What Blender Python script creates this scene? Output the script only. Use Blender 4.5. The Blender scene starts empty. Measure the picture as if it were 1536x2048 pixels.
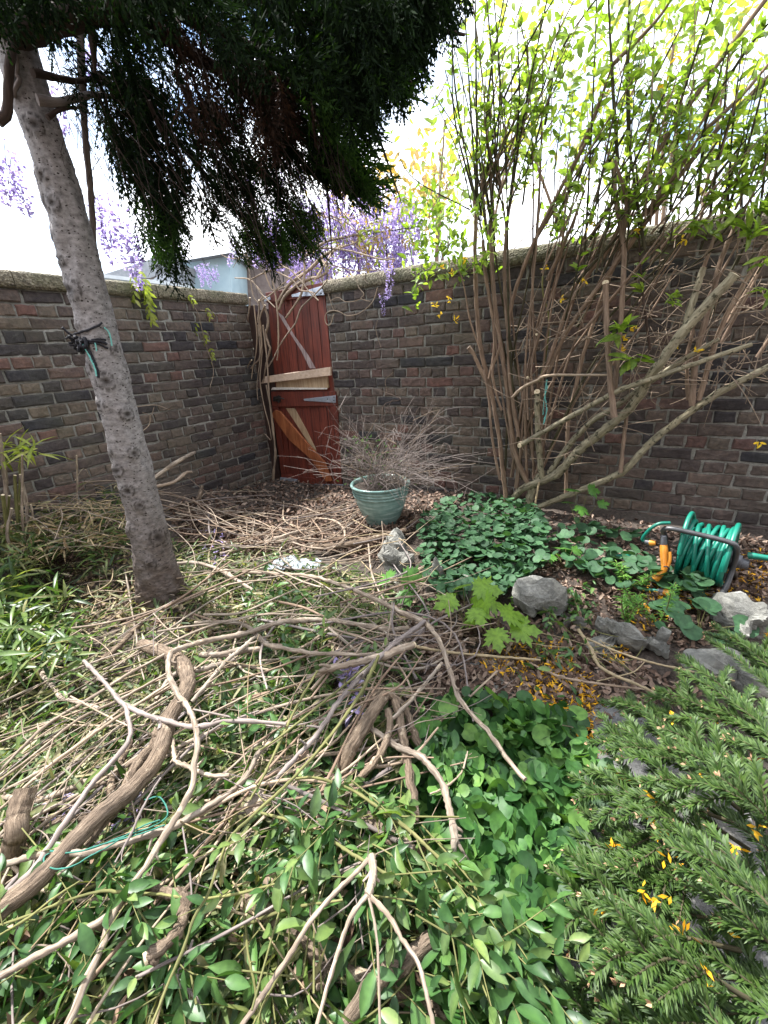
import bpy, math, random
import numpy as np
from mathutils import Vector, Matrix
S = bpy.context.scene
COL = S.collection
# ------------------------------------------------------------------ camera
CAM_H = 1.2
FPX, PITCH, ROLL = 829.41, 0.370057, -0.0584718          # for the 1536 x 2048 frame
cp, sp, cr, sr = math.cos(PITCH), math.sin(PITCH), math.cos(ROLL), math.sin(ROLL)
eu, ed, ef = np.array([1, 0, 0.]), np.array([0, -sp, -cp]), np.array([0, cp, -sp])
right = cr * eu - sr * ed
down = sr * eu + cr * ed
cam = bpy.data.cameras.new('camera')
cam.sensor_fit = 'VERTICAL'; cam.sensor_height = 36; cam.lens = FPX / 2048 * 36
cam.clip_start = 0.03; cam.clip_end = 500
co = bpy.data.objects.new('camera', cam); COL.objects.link(co)
co.matrix_world = Matrix([[right[0], -down[0], -ef[0], 0], [right[1], -down[1], -ef[1], 0], [right[2], -down[2], -ef[2], CAM_H], [0, 0, 0, 1]])
S.camera = co
# ------------------------------------------------------------------ light
SUN_EL, SUN_AZ = math.radians(61), math.radians(-50)      # azimuth from +Y, clockwise
sdir = Vector((math.sin(SUN_AZ) * math.cos(SUN_EL), math.cos(SUN_AZ) * math.cos(SUN_EL), math.sin(SUN_EL)))
sl = bpy.data.lights.new('sun', 'SUN'); sl.energy = 5.0; sl.angle = math.radians(1.2); sl.color = (1, .975, .94)
so = bpy.data.objects.new('sun', sl); COL.objects.link(so); so.rotation_euler = sdir.to_track_quat('Z', 'Y').to_euler()
W = bpy.data.worlds.new('World'); S.world = W; W.use_nodes = True
nt = W.node_tree; nt.nodes.clear()
sky = nt.nodes.new('ShaderNodeTexSky'); sky.sky_type = 'NISHITA'; sky.sun_disc = False
sky.sun_elevation = SUN_EL; sky.sun_rotation = SUN_AZ; sky.air_density = 1.0; sky.dust_density = 0.4
tc = nt.nodes.new('ShaderNodeTexCoord'); mp = nt.nodes.new('ShaderNodeMapping'); mp.inputs['Scale'].default_value = (1.2, 1.2, 2.6)
nz = nt.nodes.new('ShaderNodeTexNoise'); nz.inputs['Scale'].default_value = 1.7; nz.inputs['Detail'].default_value = 7; nz.inputs['Roughness'].default_value = .55
rp = nt.nodes.new('ShaderNodeValToRGB'); rp.color_ramp.elements[0].position = .38; rp.color_ramp.elements[1].position = .56
mx = nt.nodes.new('ShaderNodeMix'); mx.data_type = 'RGBA'; mx.inputs['B'].default_value = (10.5, 10.7, 11, 1)
bg = nt.nodes.new('ShaderNodeBackground'); bg.inputs['Strength'].default_value = .135
ow = nt.nodes.new('ShaderNodeOutputWorld')
L_ = nt.links.new
L_(tc.outputs['Generated'], mp.inputs['Vector']); L_(mp.outputs[0], nz.inputs['Vector']); L_(nz.outputs['Fac'], rp.inputs['Fac'])
L_(rp.outputs['Color'], mx.inputs['Factor']); L_(sky.outputs[0], mx.inputs['A']); L_(mx.outputs['Result'], bg.inputs['Color']); L_(bg.outputs[0], ow.inputs['Surface'])
S.view_settings.view_transform = 'Standard'; S.view_settings.look = 'None'; S.view_settings.gamma = 1
S.view_settings.exposure = 1.45
S.cycles.max_bounces = 8; S.cycles.transparent_max_bounces = 8; S.cycles.use_denoising = True
# ------------------------------------------------------------------ places in the world
CAMP = np.array([0, 0, CAM_H])
def ray(px, py):
    a, b = px - 768, py - 1024
    d = a / FPX * right + b / FPX * down + ef
    return d / d[1]                                           # scaled so that y = 1
AZR, AZL = 0.54708, 1.01007
DR = np.array([math.cos(AZR), -math.sin(AZR), 0]); NR = np.array([-math.sin(AZR), -math.cos(AZR), 0])   # right wall: along, into the garden
DL = np.array([-math.cos(AZL), -math.sin(AZL), 0]); NL = np.array([math.sin(AZL), -math.cos(AZL), 0])   # left wall
CORN = np.array([-1.17255, 4.36791, 0])
Z = np.array([0, 0, 1.])
def plane(px, py, P0, n):
    d = ray(px, py); return CAMP + d * (((P0 - CAMP) @ n) / (d @ n))
def RW(px, py, off=0.): return plane(px, py, CORN + NR * off, NR)   # on a plane off metres in front of the right wall
def LW(px, py, off=0.): return plane(px, py, CORN + NL * off, NL)
def at(px, py, Y): return CAMP + ray(px, py) * Y
def sm(t): t = np.clip(t, 0, 1); return t * t * (3 - 2 * t)
def gz(x, y):
    x = np.asarray(x, float); y = np.asarray(y, float)
    dl = (x - CORN[0]) * NL[0] + (y - CORN[1]) * NL[1]; sl_ = (x - CORN[0]) * DL[0] + (y - CORN[1]) * DL[1]
    dr = (x - CORN[0]) * NR[0] + (y - CORN[1]) * NR[1]; s2 = (x - CORN[0]) * DR[0] + (y - CORN[1]) * DR[1]
    h = .24 * sm(1 - dl / 1.1) * sm((sl_ - .55) / .7)
    h = h + .11 * np.exp(-((x + .45) / .75) ** 2 - ((y - .95) / .55) ** 2)
    h = h + .07 * sm(1 - (dr - .9) / .35) * sm((s2 - 1.35) / .5)
    h = h + .012 * np.sin(x * 5.1 + 1) * np.cos(y * 4.3) + .008 * np.sin(x * 13 + y * 9)
    return h - .03 * sm(1 - dr / .6) * sm((.9 - s2) / .4)
def G(px, py, h=0.):
    z = 0.05
    d = ray(px, py)
    for _ in range(14):
        p = CAMP + d * ((z - CAM_H) / d[2]); z = .5 * z + .5 * (float(gz(p[0], p[1])) + h)
    return p
# ------------------------------------------------------------------ objects and their properties
def link(o, parent=None):
    COL.objects.link(o)
    if parent is not None: o.parent = parent
    return o
def tag(o, label=None, cat=None, group=None, kind=None):
    kind = kind or ('thing' if label and cat else None)
    for k, v in (('label', label), ('category', cat), ('group', group), ('kind', kind)):
        if v: o[k] = v
    return o
def empty(name, label, cat, loc=(0, 0, 0), group=None):
    o = bpy.data.objects.new(name, None); o.empty_display_size = .1; o.location = loc
    return tag(link(o), label, cat, group)
class MB:
    """collects pieces of one mesh: vertices, faces of any size, per-corner uv, material index, per-vertex tone"""
    def __init__(s): s.V = []; s.F = []; s.UV = []; s.M = []; s.T = []; s.n = 0
    def add(s, V, F, uv=None, m=0, tone=0.):
        V = np.asarray(V, float).reshape(-1, 3); F = np.asarray(F, int)
        s.V.append(V); s.F.append(F + s.n); s.M.append(np.full(len(F), m))
        s.UV.append(uv if uv is not None else np.zeros((F.shape[0], F.shape[1], 2)))
        s.T.append(np.broadcast_to(np.asarray(tone, float), (len(V),))); s.n += len(V); return s
    def build(s, name, mats, parent=None, smooth=True, origin=None):
        me = bpy.data.meshes.new(name); V = np.concatenate(s.V)
        org = np.zeros(3)
        o = bpy.data.objects.new(name, me)
        if parent is not None: org = np.array(parent.matrix_basis.translation) if parent.parent is None else np.array(parent.parent.matrix_basis.translation)
        elif origin is not None: org = np.asarray(origin, float); o.location = org
        V = V - org
        me.vertices.add(len(V)); me.vertices.foreach_set('co', V.ravel())
        ls = []; tot = []; uv = []
        for F, u in zip(s.F, s.UV): ls.append(F.ravel()); tot.append(np.full(len(F), F.shape[1])); uv.append(u.reshape(-1, 2))
        ls = np.concatenate(ls); tot = np.concatenate(tot); uv = np.concatenate(uv)
        me.loops.add(len(ls)); me.loops.foreach_set('vertex_index', ls)
        me.polygons.add(len(tot)); st = np.concatenate([[0], np.cumsum(tot)[:-1]])
        me.polygons.foreach_set('loop_start', st); me.polygons.foreach_set('loop_total', tot)
        me.polygons.foreach_set('material_index', np.concatenate(s.M)); me.polygons.foreach_set('use_smooth', np.full(len(tot), smooth))
        l = me.uv_layers.new(name='UVMap'); l.data.foreach_set('uv', uv.ravel())
        a = me.attributes.new('tone', 'FLOAT', 'POINT'); a.data.foreach_set('value', np.concatenate(s.T))
        me.update(calc_edges=True); me.validate()
        for m in (mats if isinstance(mats, (list, tuple)) else [mats]): me.materials.append(m)
        return link(o, parent)
def nrm(a): a = np.asarray(a, float); return a / (np.linalg.norm(a, axis=-1, keepdims=True) + 1e-12)
def spline(P, n):
    P = np.asarray(P, float)
    if len(P) == 2: t = np.linspace(0, 1, n)[:, None]; return P[0] * (1 - t) + P[1] * t
    Q = np.vstack([2 * P[0] - P[1], P, 2 * P[-1] - P[-2]])
    seg = np.linalg.norm(np.diff(P, axis=0), axis=1); cum = np.concatenate([[0], np.cumsum(seg)]); L = np.linspace(0, cum[-1], n)
    out = []
    for l in L:
        i = min(max(np.searchsorted(cum, l, 'right') - 1, 0), len(P) - 2); t = (l - cum[i]) / max(seg[i], 1e-9)
        a, b, c, d = Q[i], Q[i + 1], Q[i + 2], Q[i + 3]
        out.append(.5 * (2 * b + (c - a) * t + (2 * a - 5 * b + 4 * c - d) * t * t + (3 * b - a - 3 * c + d) * t ** 3))
    return np.array(out)
def tube(mb, P, R, sides=7, n=None, m=0, cap=None, rng=None, wob=0., tone=0.):
    """a round limb along P with radii R (scalar or list), capped; cap = material index of the cut ends"""
    P = np.asarray(P, float)
    if n is None: n = max(2, min(60, int(len(P) * 5)))
    if len(P) == 2 and n < 3: n = 3
    C = spline(P, n)
    R = np.full(n, float(R)) if np.isscalar(R) else np.interp(np.linspace(0, 1, n), np.linspace(0, 1, len(R)), R)
    if wob and rng is not None: R = R * (1 + wob * rng.normal(size=n)); C = C + rng.normal(size=C.shape) * (R.mean() * wob * 1.2)
    T = nrm(np.gradient(C, axis=0)); up = np.array([0, 0, 1.]) if abs(T[0][2]) < .9 else np.array([1., 0, 0])
    U = []; u = nrm(np.cross(T[0], up))
    for t in T: u = nrm(u - t * (u @ t)); U.append(u)
    U = np.array(U); Vv = np.cross(T, U)
    a = np.linspace(0, 2 * math.pi, sides, endpoint=False)
    rings = C[:, None, :] + R[:, None, None] * (np.cos(a)[None, :, None] * U[:, None, :] + np.sin(a)[None, :, None] * Vv[:, None, :])
    if wob and rng is not None: rings += (rings - C[:, None, :]) * (wob * 1.0 * rng.normal(size=(n, sides, 1)))
    Vx = rings.reshape(-1, 3); i = np.arange(n - 1)[:, None] * sides; j = np.arange(sides)[None, :]; j2 = (j + 1) % sides
    F = np.stack([i + j, i + j2, i + sides + j2, i + sides + j], -1).reshape(-1, 4)
    ln = np.concatenate([[0], np.cumsum(np.linalg.norm(np.diff(C, axis=0), axis=1))]); pr = 2 * math.pi * R.mean()
    k = np.arange(sides); u0 = np.broadcast_to(k / sides * pr, (n - 1, sides)); u1 = np.broadcast_to((k + 1) / sides * pr, (n - 1, sides))
    v0 = np.broadcast_to(ln[:-1, None], (n - 1, sides)); v1 = np.broadcast_to(ln[1:, None], (n - 1, sides))
    uv = np.stack([np.stack([u0, v0], -1), np.stack([u1, v0], -1), np.stack([u1, v1], -1), np.stack([u0, v1], -1)], -2).reshape(-1, 4, 2)
    mb.add(Vx, F, uv, m, tone)
    cm = m if cap is None else cap
    for e, sg in ((0, -1), (n - 1, 1)):
        ring = rings[e]; ctr = C[e] + T[e] * sg * R[e] * .12
        idx = np.arange(sides); f = np.stack([idx, (idx + 1) % sides, np.full(sides, sides)], -1)
        if sg < 0: f = f[:, ::-1]
        uvc = np.zeros((sides, 3, 2)); mb.add(np.vstack([ring, ctr]), f, uvc, cm, tone)
    return C
TT = {18: np.tile([0, 1., 0], 6), 15: np.tile([0, 1., 0], 5), 12: np.tile([0, 1., 0], 4), 14: np.concatenate([[.9], np.tile([0, .75], 7)[:13]]), 33: np.concatenate([[1.], np.tile([0, .7], 16)])}   # lighter ribs on the leaf templates, by vertex count
def inst(mb, tv, tf, Ms, Ts, m=0, tone=None):
    """many copies of a template (leaf, brick) in one mesh; Ms (N,3,3) columns = local axes times scale"""
    tv = np.asarray(tv, float); N = len(Ts); Vx = np.einsum('nij,vj->nvi', np.asarray(Ms), tv) + np.asarray(Ts)[:, None, :]
    for f in tf:
        f = np.asarray(f, int)
    k = len(tv); base = (np.arange(N) * k)[:, None, None]
    first = True
    for f in tf:
        f = np.asarray(f, int); F = (f[None] + base).reshape(-1, f.shape[1])
        if first: mb.add(Vx.reshape(-1, 3), F, None, m, np.tile(TT.get(k, np.zeros(k)), N)); n0 = mb.n - N * k; first = False
        else:
            mb.F.append(F + n0); mb.M.append(np.full(len(F), m)); mb.UV.append(np.zeros((len(F), F.shape[1], 2)))
def frames(D, Nn, sx, sy=None, sz=None):
    """local x along D, z near Nn"""
    D = nrm(D); Nn = np.asarray(Nn, float); y = nrm(np.cross(Nn, D)); z = np.cross(D, y)
    sx = np.broadcast_to(sx, (len(D),)); sy = sx if sy is None else np.broadcast_to(sy, (len(D),)); sz = sx if sz is None else np.broadcast_to(sz, (len(D),))
    return np.stack([D * sx[:, None], y * sy[:, None], z * sz[:, None]], -1)
def leaf_tmpl(ts, ws, fold=.18, bend=.25):
    """blade from x=0 to 1, three vertices across"""
    V = []; n = len(ts)
    for t, w in zip(ts, ws): z = -bend * t * t; V += [(t, -w, z + fold * w), (t, 0, z), (t, w, z + fold * w)]
    F = []
    for i in range(n - 1): a = i * 3; F += [(a, a + 3, a + 4, a + 1), (a + 1, a + 4, a + 5, a + 2)]
    return np.array(V), [np.array(F)]
OVAL = leaf_tmpl([0, .14, .36, .62, .84, 1], [.012, .13, .21, .2, .11, .004], .35, .22)
OVAL4 = leaf_tmpl([0, .3, .7, 1], [.02, .2, .18, .005], .3, .2)
LANCE = leaf_tmpl([0, .15, .5, .8, 1], [.008, .055, .07, .035, .002], .3, .35)
def heart_tmpl(n=13):
    a = np.linspace(.0, 2 * math.pi, n, endpoint=False); V = [(.0, 0, -.03)]
    for t in a:
        r = .5 * (1 + .08 * math.cos(t)) * (1 - .62 * math.exp(-((math.pi - t) / .33) ** 2)); V.append((r * math.cos(t) + .05, r * math.sin(t), .13 * r * abs(math.sin(t)) + .05 * math.cos(3 * t) * r))
    F = [(0, i + 1, (i + 1) % n + 1) for i in range(n)]; return np.array(V), [np.array(F)]
HEART = heart_tmpl()
def maple_tmpl():
    pts = [(0, 0), (-.06, .18), (.02, .16), (-.02, .36), (.1, .3), (.16, .5), (.26, .34), (.36, .5), (.42, .4), (.6, .62), (.58, .42), (.66, .36), (.52, .22), (.62, .18), (.78, .26), (.8, .14), (1.0, .0)]
    P = pts + [(x, -y) for x, y in pts[-2:0:-1]]
    V = [(.3, 0, .03)] + [(x, y, -.14 * (abs(y) ** 1.5) - .12 * x * x) for x, y in P]; n = len(P)
    return np.array(V), [np.array([(0, i + 1, (i + 1) % n + 1) for i in range(n)])]
MAPLE = maple_tmpl()
def inpoly(poly, n, rng):
    P = np.array(poly, float); lo, hi = P.min(0), P.max(0); out = []
    while len(out) < n:
        q = lo + (hi - lo) * rng.random((4 * n + 20, 2)); c = np.zeros(len(q), bool); j = len(P) - 1
        for i in range(len(P)):
            a, b = P[i], P[j]
            with np.errstate(divide='ignore', invalid='ignore'):
                x = (b[0] - a[0]) * (q[:, 1] - a[1]) / (b[1] - a[1]) + a[0]
            c ^= ((a[1] > q[:, 1]) != (b[1] > q[:, 1])) & (q[:, 0] < x); j = i
        out += list(q[c])
    return np.array(out[:n])
# ------------------------------------------------------------------ materials
def mat(name):
    m = bpy.data.materials.new(name); m.use_nodes = True; t = m.node_tree; t.nodes.clear()
    o = t.nodes.new('ShaderNodeOutputMaterial'); b = t.nodes.new('ShaderNodeBsdfPrincipled'); t.links.new(b.outputs[0], o.inputs[0])
    return m, t, b, o
def node(t, ty, **kw):
    n = t.nodes.new(ty)
    for k, v in kw.items():
        if k in n.inputs: n.inputs[k].default_value = v
        else: setattr(n, k, v)
    return n
def ramp(t, fac, cols):
    r = t.nodes.new('ShaderNodeValToRGB'); e = r.color_ramp.elements
    for i, (p, c) in enumerate(cols):
        if i < 2: el = e[i]; el.position = p
        else: el = e.new(p)
        el.color = (*c, 1)
    if fac is not None: t.links.new(fac, r.inputs[0])
    return r.outputs[0]
def mixc(t, f, a, b, blend='MIX'):
    m = t.nodes.new('ShaderNodeMix'); m.data_type = 'RGBA'; m.blend_type = blend
    for s, v in (('Factor', f), ('A', a), ('B', b)):
        if hasattr(v, 'is_linked'): t.links.new(v, m.inputs[s])
        elif s == 'Factor': m.inputs[s].default_value = v
        else: m.inputs[s].default_value = (*v, 1)
    return m.outputs['Result']
def noise(t, vec, scale, det=3, rough=.55):
    n = node(t, 'ShaderNodeTexNoise', Scale=scale, Detail=det, Roughness=rough)
    if vec is not None: t.links.new(vec, n.inputs['Vector'])
    return n.outputs['Fac']
def objco(t, which='Object', sc=None):
    c = t.nodes.new('ShaderNodeTexCoord').outputs[which]
    if sc is None: return c
    m = node(t, 'ShaderNodeMapping'); m.inputs['Scale'].default_value = sc; t.links.new(c, m.inputs['Vector']); return m.outputs[0]
def bump(t, b, h, st=.3, d=.005):
    n = node(t, 'ShaderNodeBump', Strength=st, Distance=d); t.links.new(h, n.inputs['Height']); t.links.new(n.outputs[0], b.inputs['Normal'])
def plain(name, cols, scale=20, rough=.6, bm=.2, metal=0., sc=None, det=4, spec=.5):
    m, t, b, o = mat(name); v = objco(t, 'Object', sc); f = noise(t, v, scale, det)
    n = len(cols); c = ramp(t, f, [(.3 + .4 * i / max(1, n - 1), c) for i, c in enumerate(cols)]); t.links.new(c, b.inputs['Base Color'])
    b.inputs['Roughness'].default_value = rough; b.inputs['Metallic'].default_value = metal; b.inputs['Specular IOR Level'].default_value = spec
    if bm: bump(t, b, f, bm)
    return m
def leafmat(name, cols, tr=.4, rough=.4, spec=.4, trc=None):
    """leaf: one tint per leaf, light passing through the blade"""
    m, t, b, o = mat(name); g = t.nodes.new('ShaderNodeNewGeometry'); n = len(cols)
    c = ramp(t, g.outputs['Random Per Island'], [(i / max(1, n - 1), c) for i, c in enumerate(cols)])
    f = noise(t, objco(t), 60, 2); c = mixc(t, .5, c, ramp(t, f, [(.3, (.3, .33, .28)), (.55, (.95, .95, .95)), (.75, (1.3, 1.2, 1.0))]), 'MULTIPLY')
    a = node(t, 'ShaderNodeAttribute', attribute_name='tone'); c = mixc(t, a.outputs['Fac'], c, mixc(t, .55, c, (1.7, 1.6, 1.35), 'MULTIPLY'))
    t.links.new(c, b.inputs['Base Color']); b.inputs['Roughness'].default_value = rough; b.inputs['Specular IOR Level'].default_value = spec
    if tr:
        d = t.nodes.new('ShaderNodeBsdfTranslucent'); c2 = mixc(t, 1.0, c, trc or (1.4, 1.5, .6), 'MULTIPLY'); t.links.new(c2, d.inputs['Color'])
        x = t.nodes.new('ShaderNodeMixShader'); x.inputs[0].default_value = tr; t.links.new(b.outputs[0], x.inputs[1]); t.links.new(d.outputs[0], x.inputs[2]); t.links.new(x.outputs[0], o.inputs[0])
    return m
def barkmat(name, cols, su=55, sv=9, bm=.6, rough=.85, objvar=.35, dist=.004, spots=None, scar=False):
    """bark with a grain that follows the limb (uv in metres: round, along) and a tint per object"""
    m, t, b, o = mat(name); v = objco(t, 'UV', (su, sv, 1)); f = noise(t, v, 1, 5, .65); f2 = noise(t, objco(t), 9, 3)
    n = len(cols); c = ramp(t, f, [(.28 + .44 * i / max(1, n - 1), c) for i, c in enumerate(cols)])
    oi = t.nodes.new('ShaderNodeObjectInfo'); g = t.nodes.new('ShaderNodeNewGeometry')
    c = mixc(t, objvar, c, ramp(t, oi.outputs['Random'], [(0, (.45, .4, .36)), (.35, (1.1, .95, .8)), (.6, (.85, .85, .88)), (1, (1.7, 1.6, 1.42))]), 'MULTIPLY')
    c = mixc(t, .5, c, ramp(t, f2, [(.3, (.6, .6, .6)), (.7, (1.25, 1.2, 1.1))]), 'MULTIPLY')
    if scar: c = mixc(t, ramp(t, noise(t, objco(t), 22, 4, .7), [(.6, (0, 0, 0)), (.7, (.8, .8, .8))]), c, (.5, .41, .3))
    if spots: c = mixc(t, ramp(t, noise(t, objco(t), 38, 3), [(.56, (0, 0, 0)), (.64, (1, 1, 1))]), c, spots)
    t.links.new(c, b.inputs['Base Color']); b.inputs['Roughness'].default_value = rough; b.inputs['Specular IOR Level'].default_value = .25
    bump(t, b, f, bm, dist); return m
def brickmat():
    m, t, b, o = mat('brick'); a = node(t, 'ShaderNodeAttribute', attribute_name='tone'); v = objco(t)
    c = ramp(t, a.outputs['Fac'], [(0, (.04, .04, .046)), (.14, (.06, .053, .054)), (.3, (.084, .067, .062)), (.5, (.115, .09, .08)), (.7, (.135, .112, .092)), (.88, (.125, .088, .078)), (1, (.14, .078, .068))])
    n1 = noise(t, v, 34, 6, .7); n2 = noise(t, v, 160, 3, .6); n3 = noise(t, v, 2.3, 3)
    c = mixc(t, .75, c, ramp(t, n1, [(.25, (.35, .35, .36)), (.5, (.95, .95, .95)), (.75, (1.75, 1.65, 1.5))]), 'MULTIPLY')
    c = mixc(t, ramp(t, n2, [(.62, (0, 0, 0)), (.72, (.5, .5, .5))]), c, (.02, .018, .018))
    c = mixc(t, ramp(t, n3, [(.48, (0, 0, 0)), (.74, (.38, .38, .38))]), c, (.085, .088, .06))
    n4 = noise(t, v, 26, 6, .75); c = mixc(t, ramp(t, n4, [(.58, (0, 0, 0)), (.7, (.3, .3, .3))]), c, (.2, .19, .165)); n5 = noise(t, v, 1.1, 5, .6); c = mixc(t, .6, c, ramp(t, n5, [(.32, (.5, .5, .52)), (.5, (1, 1, 1)), (.68, (1.35, 1.32, 1.2))]), 'MULTIPLY')
    t.links.new(c, b.inputs['Base Color']); b.inputs['Roughness'].default_value = .9; b.inputs['Specular IOR Level'].default_value = .2
    bump(t, b, n4, 1, .01); return m
def mortarmat():
    m, t, b, o = mat('mortar'); v = objco(t); n1 = noise(t, v, 70, 5, .7); n2 = noise(t, v, 3, 3)
    c = ramp(t, n1, [(.3, (.15, .148, .138)), (.7, (.33, .325, .305))]); c = mixc(t, .7, c, ramp(t, n2, [(.3, (.55, .55, .5)), (.7, (1.25, 1.25, 1.2))]), 'MULTIPLY')
    t.links.new(c, b.inputs['Base Color']); b.inputs['Roughness'].default_value = .95; bump(t, b, n1, .7, .004); return m
def copingmat():
    m, t, b, o = mat('coping_concrete'); v = objco(t); n = node(t, 'ShaderNodeTexVoronoi', Scale=95); t.links.new(v, n.inputs['Vector'])
    c = ramp(t, n.outputs['Color'], [(.0, (.06, .05, .035)), (.5, (.17, .145, .1)), (1, (.34, .3, .22))]); n2 = noise(t, v, 5, 5)
    c = mixc(t, ramp(t, n2, [(.42, (0, 0, 0)), (.68, (.75, .75, .75))]), c, (.075, .08, .035)); c = mixc(t, .6, c, ramp(t, noise(t, v, 40, 4), [(.3, (.4, .4, .4)), (.7, (1.3, 1.3, 1.3))]), 'MULTIPLY')
    t.links.new(c, b.inputs['Base Color']); b.inputs['Roughness'].default_value = .9; bump(t, b, n.outputs['Distance'], .8, .008); return m
def soilmat():
    m, t, b, o = mat('soil'); v = objco(t); n1 = noise(t, v, 60, 6, .7); n2 = noise(t, v, 2.2, 4)
    c = ramp(t, n1, [(.3, (.018, .013, .01)), (.5, (.06, .043, .033)), (.72, (.15, .115, .09))]); c = mixc(t, ramp(t, n2, [(.45, (0, 0, 0)), (.6, (.6, .6, .6))]), c, (.1, .085, .07))
    t.links.new(c, b.inputs['Base Color']); b.inputs['Roughness'].default_value = .95; bump(t, b, n1, 1, .02); return m
def stonemat(name, a, b2):
    m, t, b, o = mat(name); v = objco(t, 'Object', (1, 1, 2.2)); n1 = noise(t, v, 14, 8, .72); n2 = noise(t, v, 3.5, 4)
    c = ramp(t, n1, [(.28, tuple(x * .45 for x in a)), (.5, a), (.72, b2)]); c = mixc(t, ramp(t, n2, [(.5, (0, 0, 0)), (.66, (.5, .5, .5))]), c, (.14, .125, .09))
    t.links.new(c, b.inputs['Base Color']); b.inputs['Roughness'].default_value = .85; bump(t, b, n1, 1, .02); return m
def trunkmat():
    m, t, b, o = mat('trunk_bark'); v = objco(t, 'UV', (26, 55, 1)); a = node(t, 'ShaderNodeAttribute', attribute_name='tone')
    uv = t.nodes.new('ShaderNodeTexCoord').outputs['UV']; sx = t.nodes.new('ShaderNodeSeparateXYZ'); t.links.new(uv, sx.inputs[0])
    n1 = noise(t, v, 1, 5, .7); n2 = noise(t, objco(t, 'UV', (9, 7, 1)), 1, 4)
    pale = ramp(t, n1, [(.3, (.09, .083, .082)), (.48, (.235, .22, .218)), (.7, (.38, .36, .36))]); rough_ = ramp(t, n1, [(.3, (.03, .023, .02)), (.55, (.1, .075, .062)), (.75, (.19, .15, .13))])
    g = node(t, 'ShaderNodeMapRange'); g.inputs['From Min'].default_value = .2; g.inputs['From Max'].default_value = 1.05; t.links.new(sx.outputs['Y'], g.inputs['Value'])
    am = node(t, 'ShaderNodeMath', operation='ADD'); t.links.new(g.outputs[0], am.inputs[0]); ms = node(t, 'ShaderNodeMath', operation='MULTIPLY_ADD'); t.links.new(n2, ms.inputs[0]); ms.inputs[1].default_value = .9; ms.inputs[2].default_value = -.45; t.links.new(ms.outputs[0], am.inputs[1])
    c = mixc(t, am.outputs[0], rough_, pale)
    vo = node(t, 'ShaderNodeTexVoronoi', Scale=1); t.links.new(objco(t, 'UV', (44, 95, 1)), vo.inputs['Vector']); n3 = noise(t, objco(t, 'UV', (26, 40, 1)), 1, 5, .75)
    sp_ = node(t, 'ShaderNodeMath', operation='MULTIPLY_ADD'); t.links.new(n3, sp_.inputs[0]); sp_.inputs[1].default_value = -1.5; sp_.inputs[2].default_value = .92
    lt = node(t, 'ShaderNodeMath', operation='LESS_THAN'); t.links.new(vo.outputs['Distance'], lt.inputs[0]); t.links.new(sp_.outputs[0], lt.inputs[1])
    c = mixc(t, lt.outputs[0], c, (.035, .027, .024)); c = mixc(t, a.outputs['Fac'], c, (.022, .016, .013))
    t.links.new(c, b.inputs['Base Color']); b.inputs['Roughness'].default_value = .8; b.inputs['Specular IOR Level'].default_value = .3; bump(t, b, n1, .45, .005); return m
def woodmat(name, cols, sc, rough=.6, bm=.25):
    m, t, b, o = mat(name); f = noise(t, objco(t, 'Object', sc), 1, 6, .6); f2 = noise(t, objco(t), 6, 3); g = t.nodes.new('ShaderNodeNewGeometry')
    n = len(cols); c = ramp(t, f, [(.3 + .4 * i / max(1, n - 1), c) for i, c in enumerate(cols)])
    c = mixc(t, .5, c, ramp(t, g.outputs['Random Per Island'], [(0, (.7, .7, .7)), (1, (1.2, 1.2, 1.2))]), 'MULTIPLY'); c = mixc(t, .6, c, ramp(t, f2, [(.3, (.6, .6, .62)), (.7, (1.2, 1.2, 1.2))]), 'MULTIPLY')
    t.links.new(c, b.inputs['Base Color']); b.inputs['Roughness'].default_value = rough; bump(t, b, f, bm, .003); return m
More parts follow.
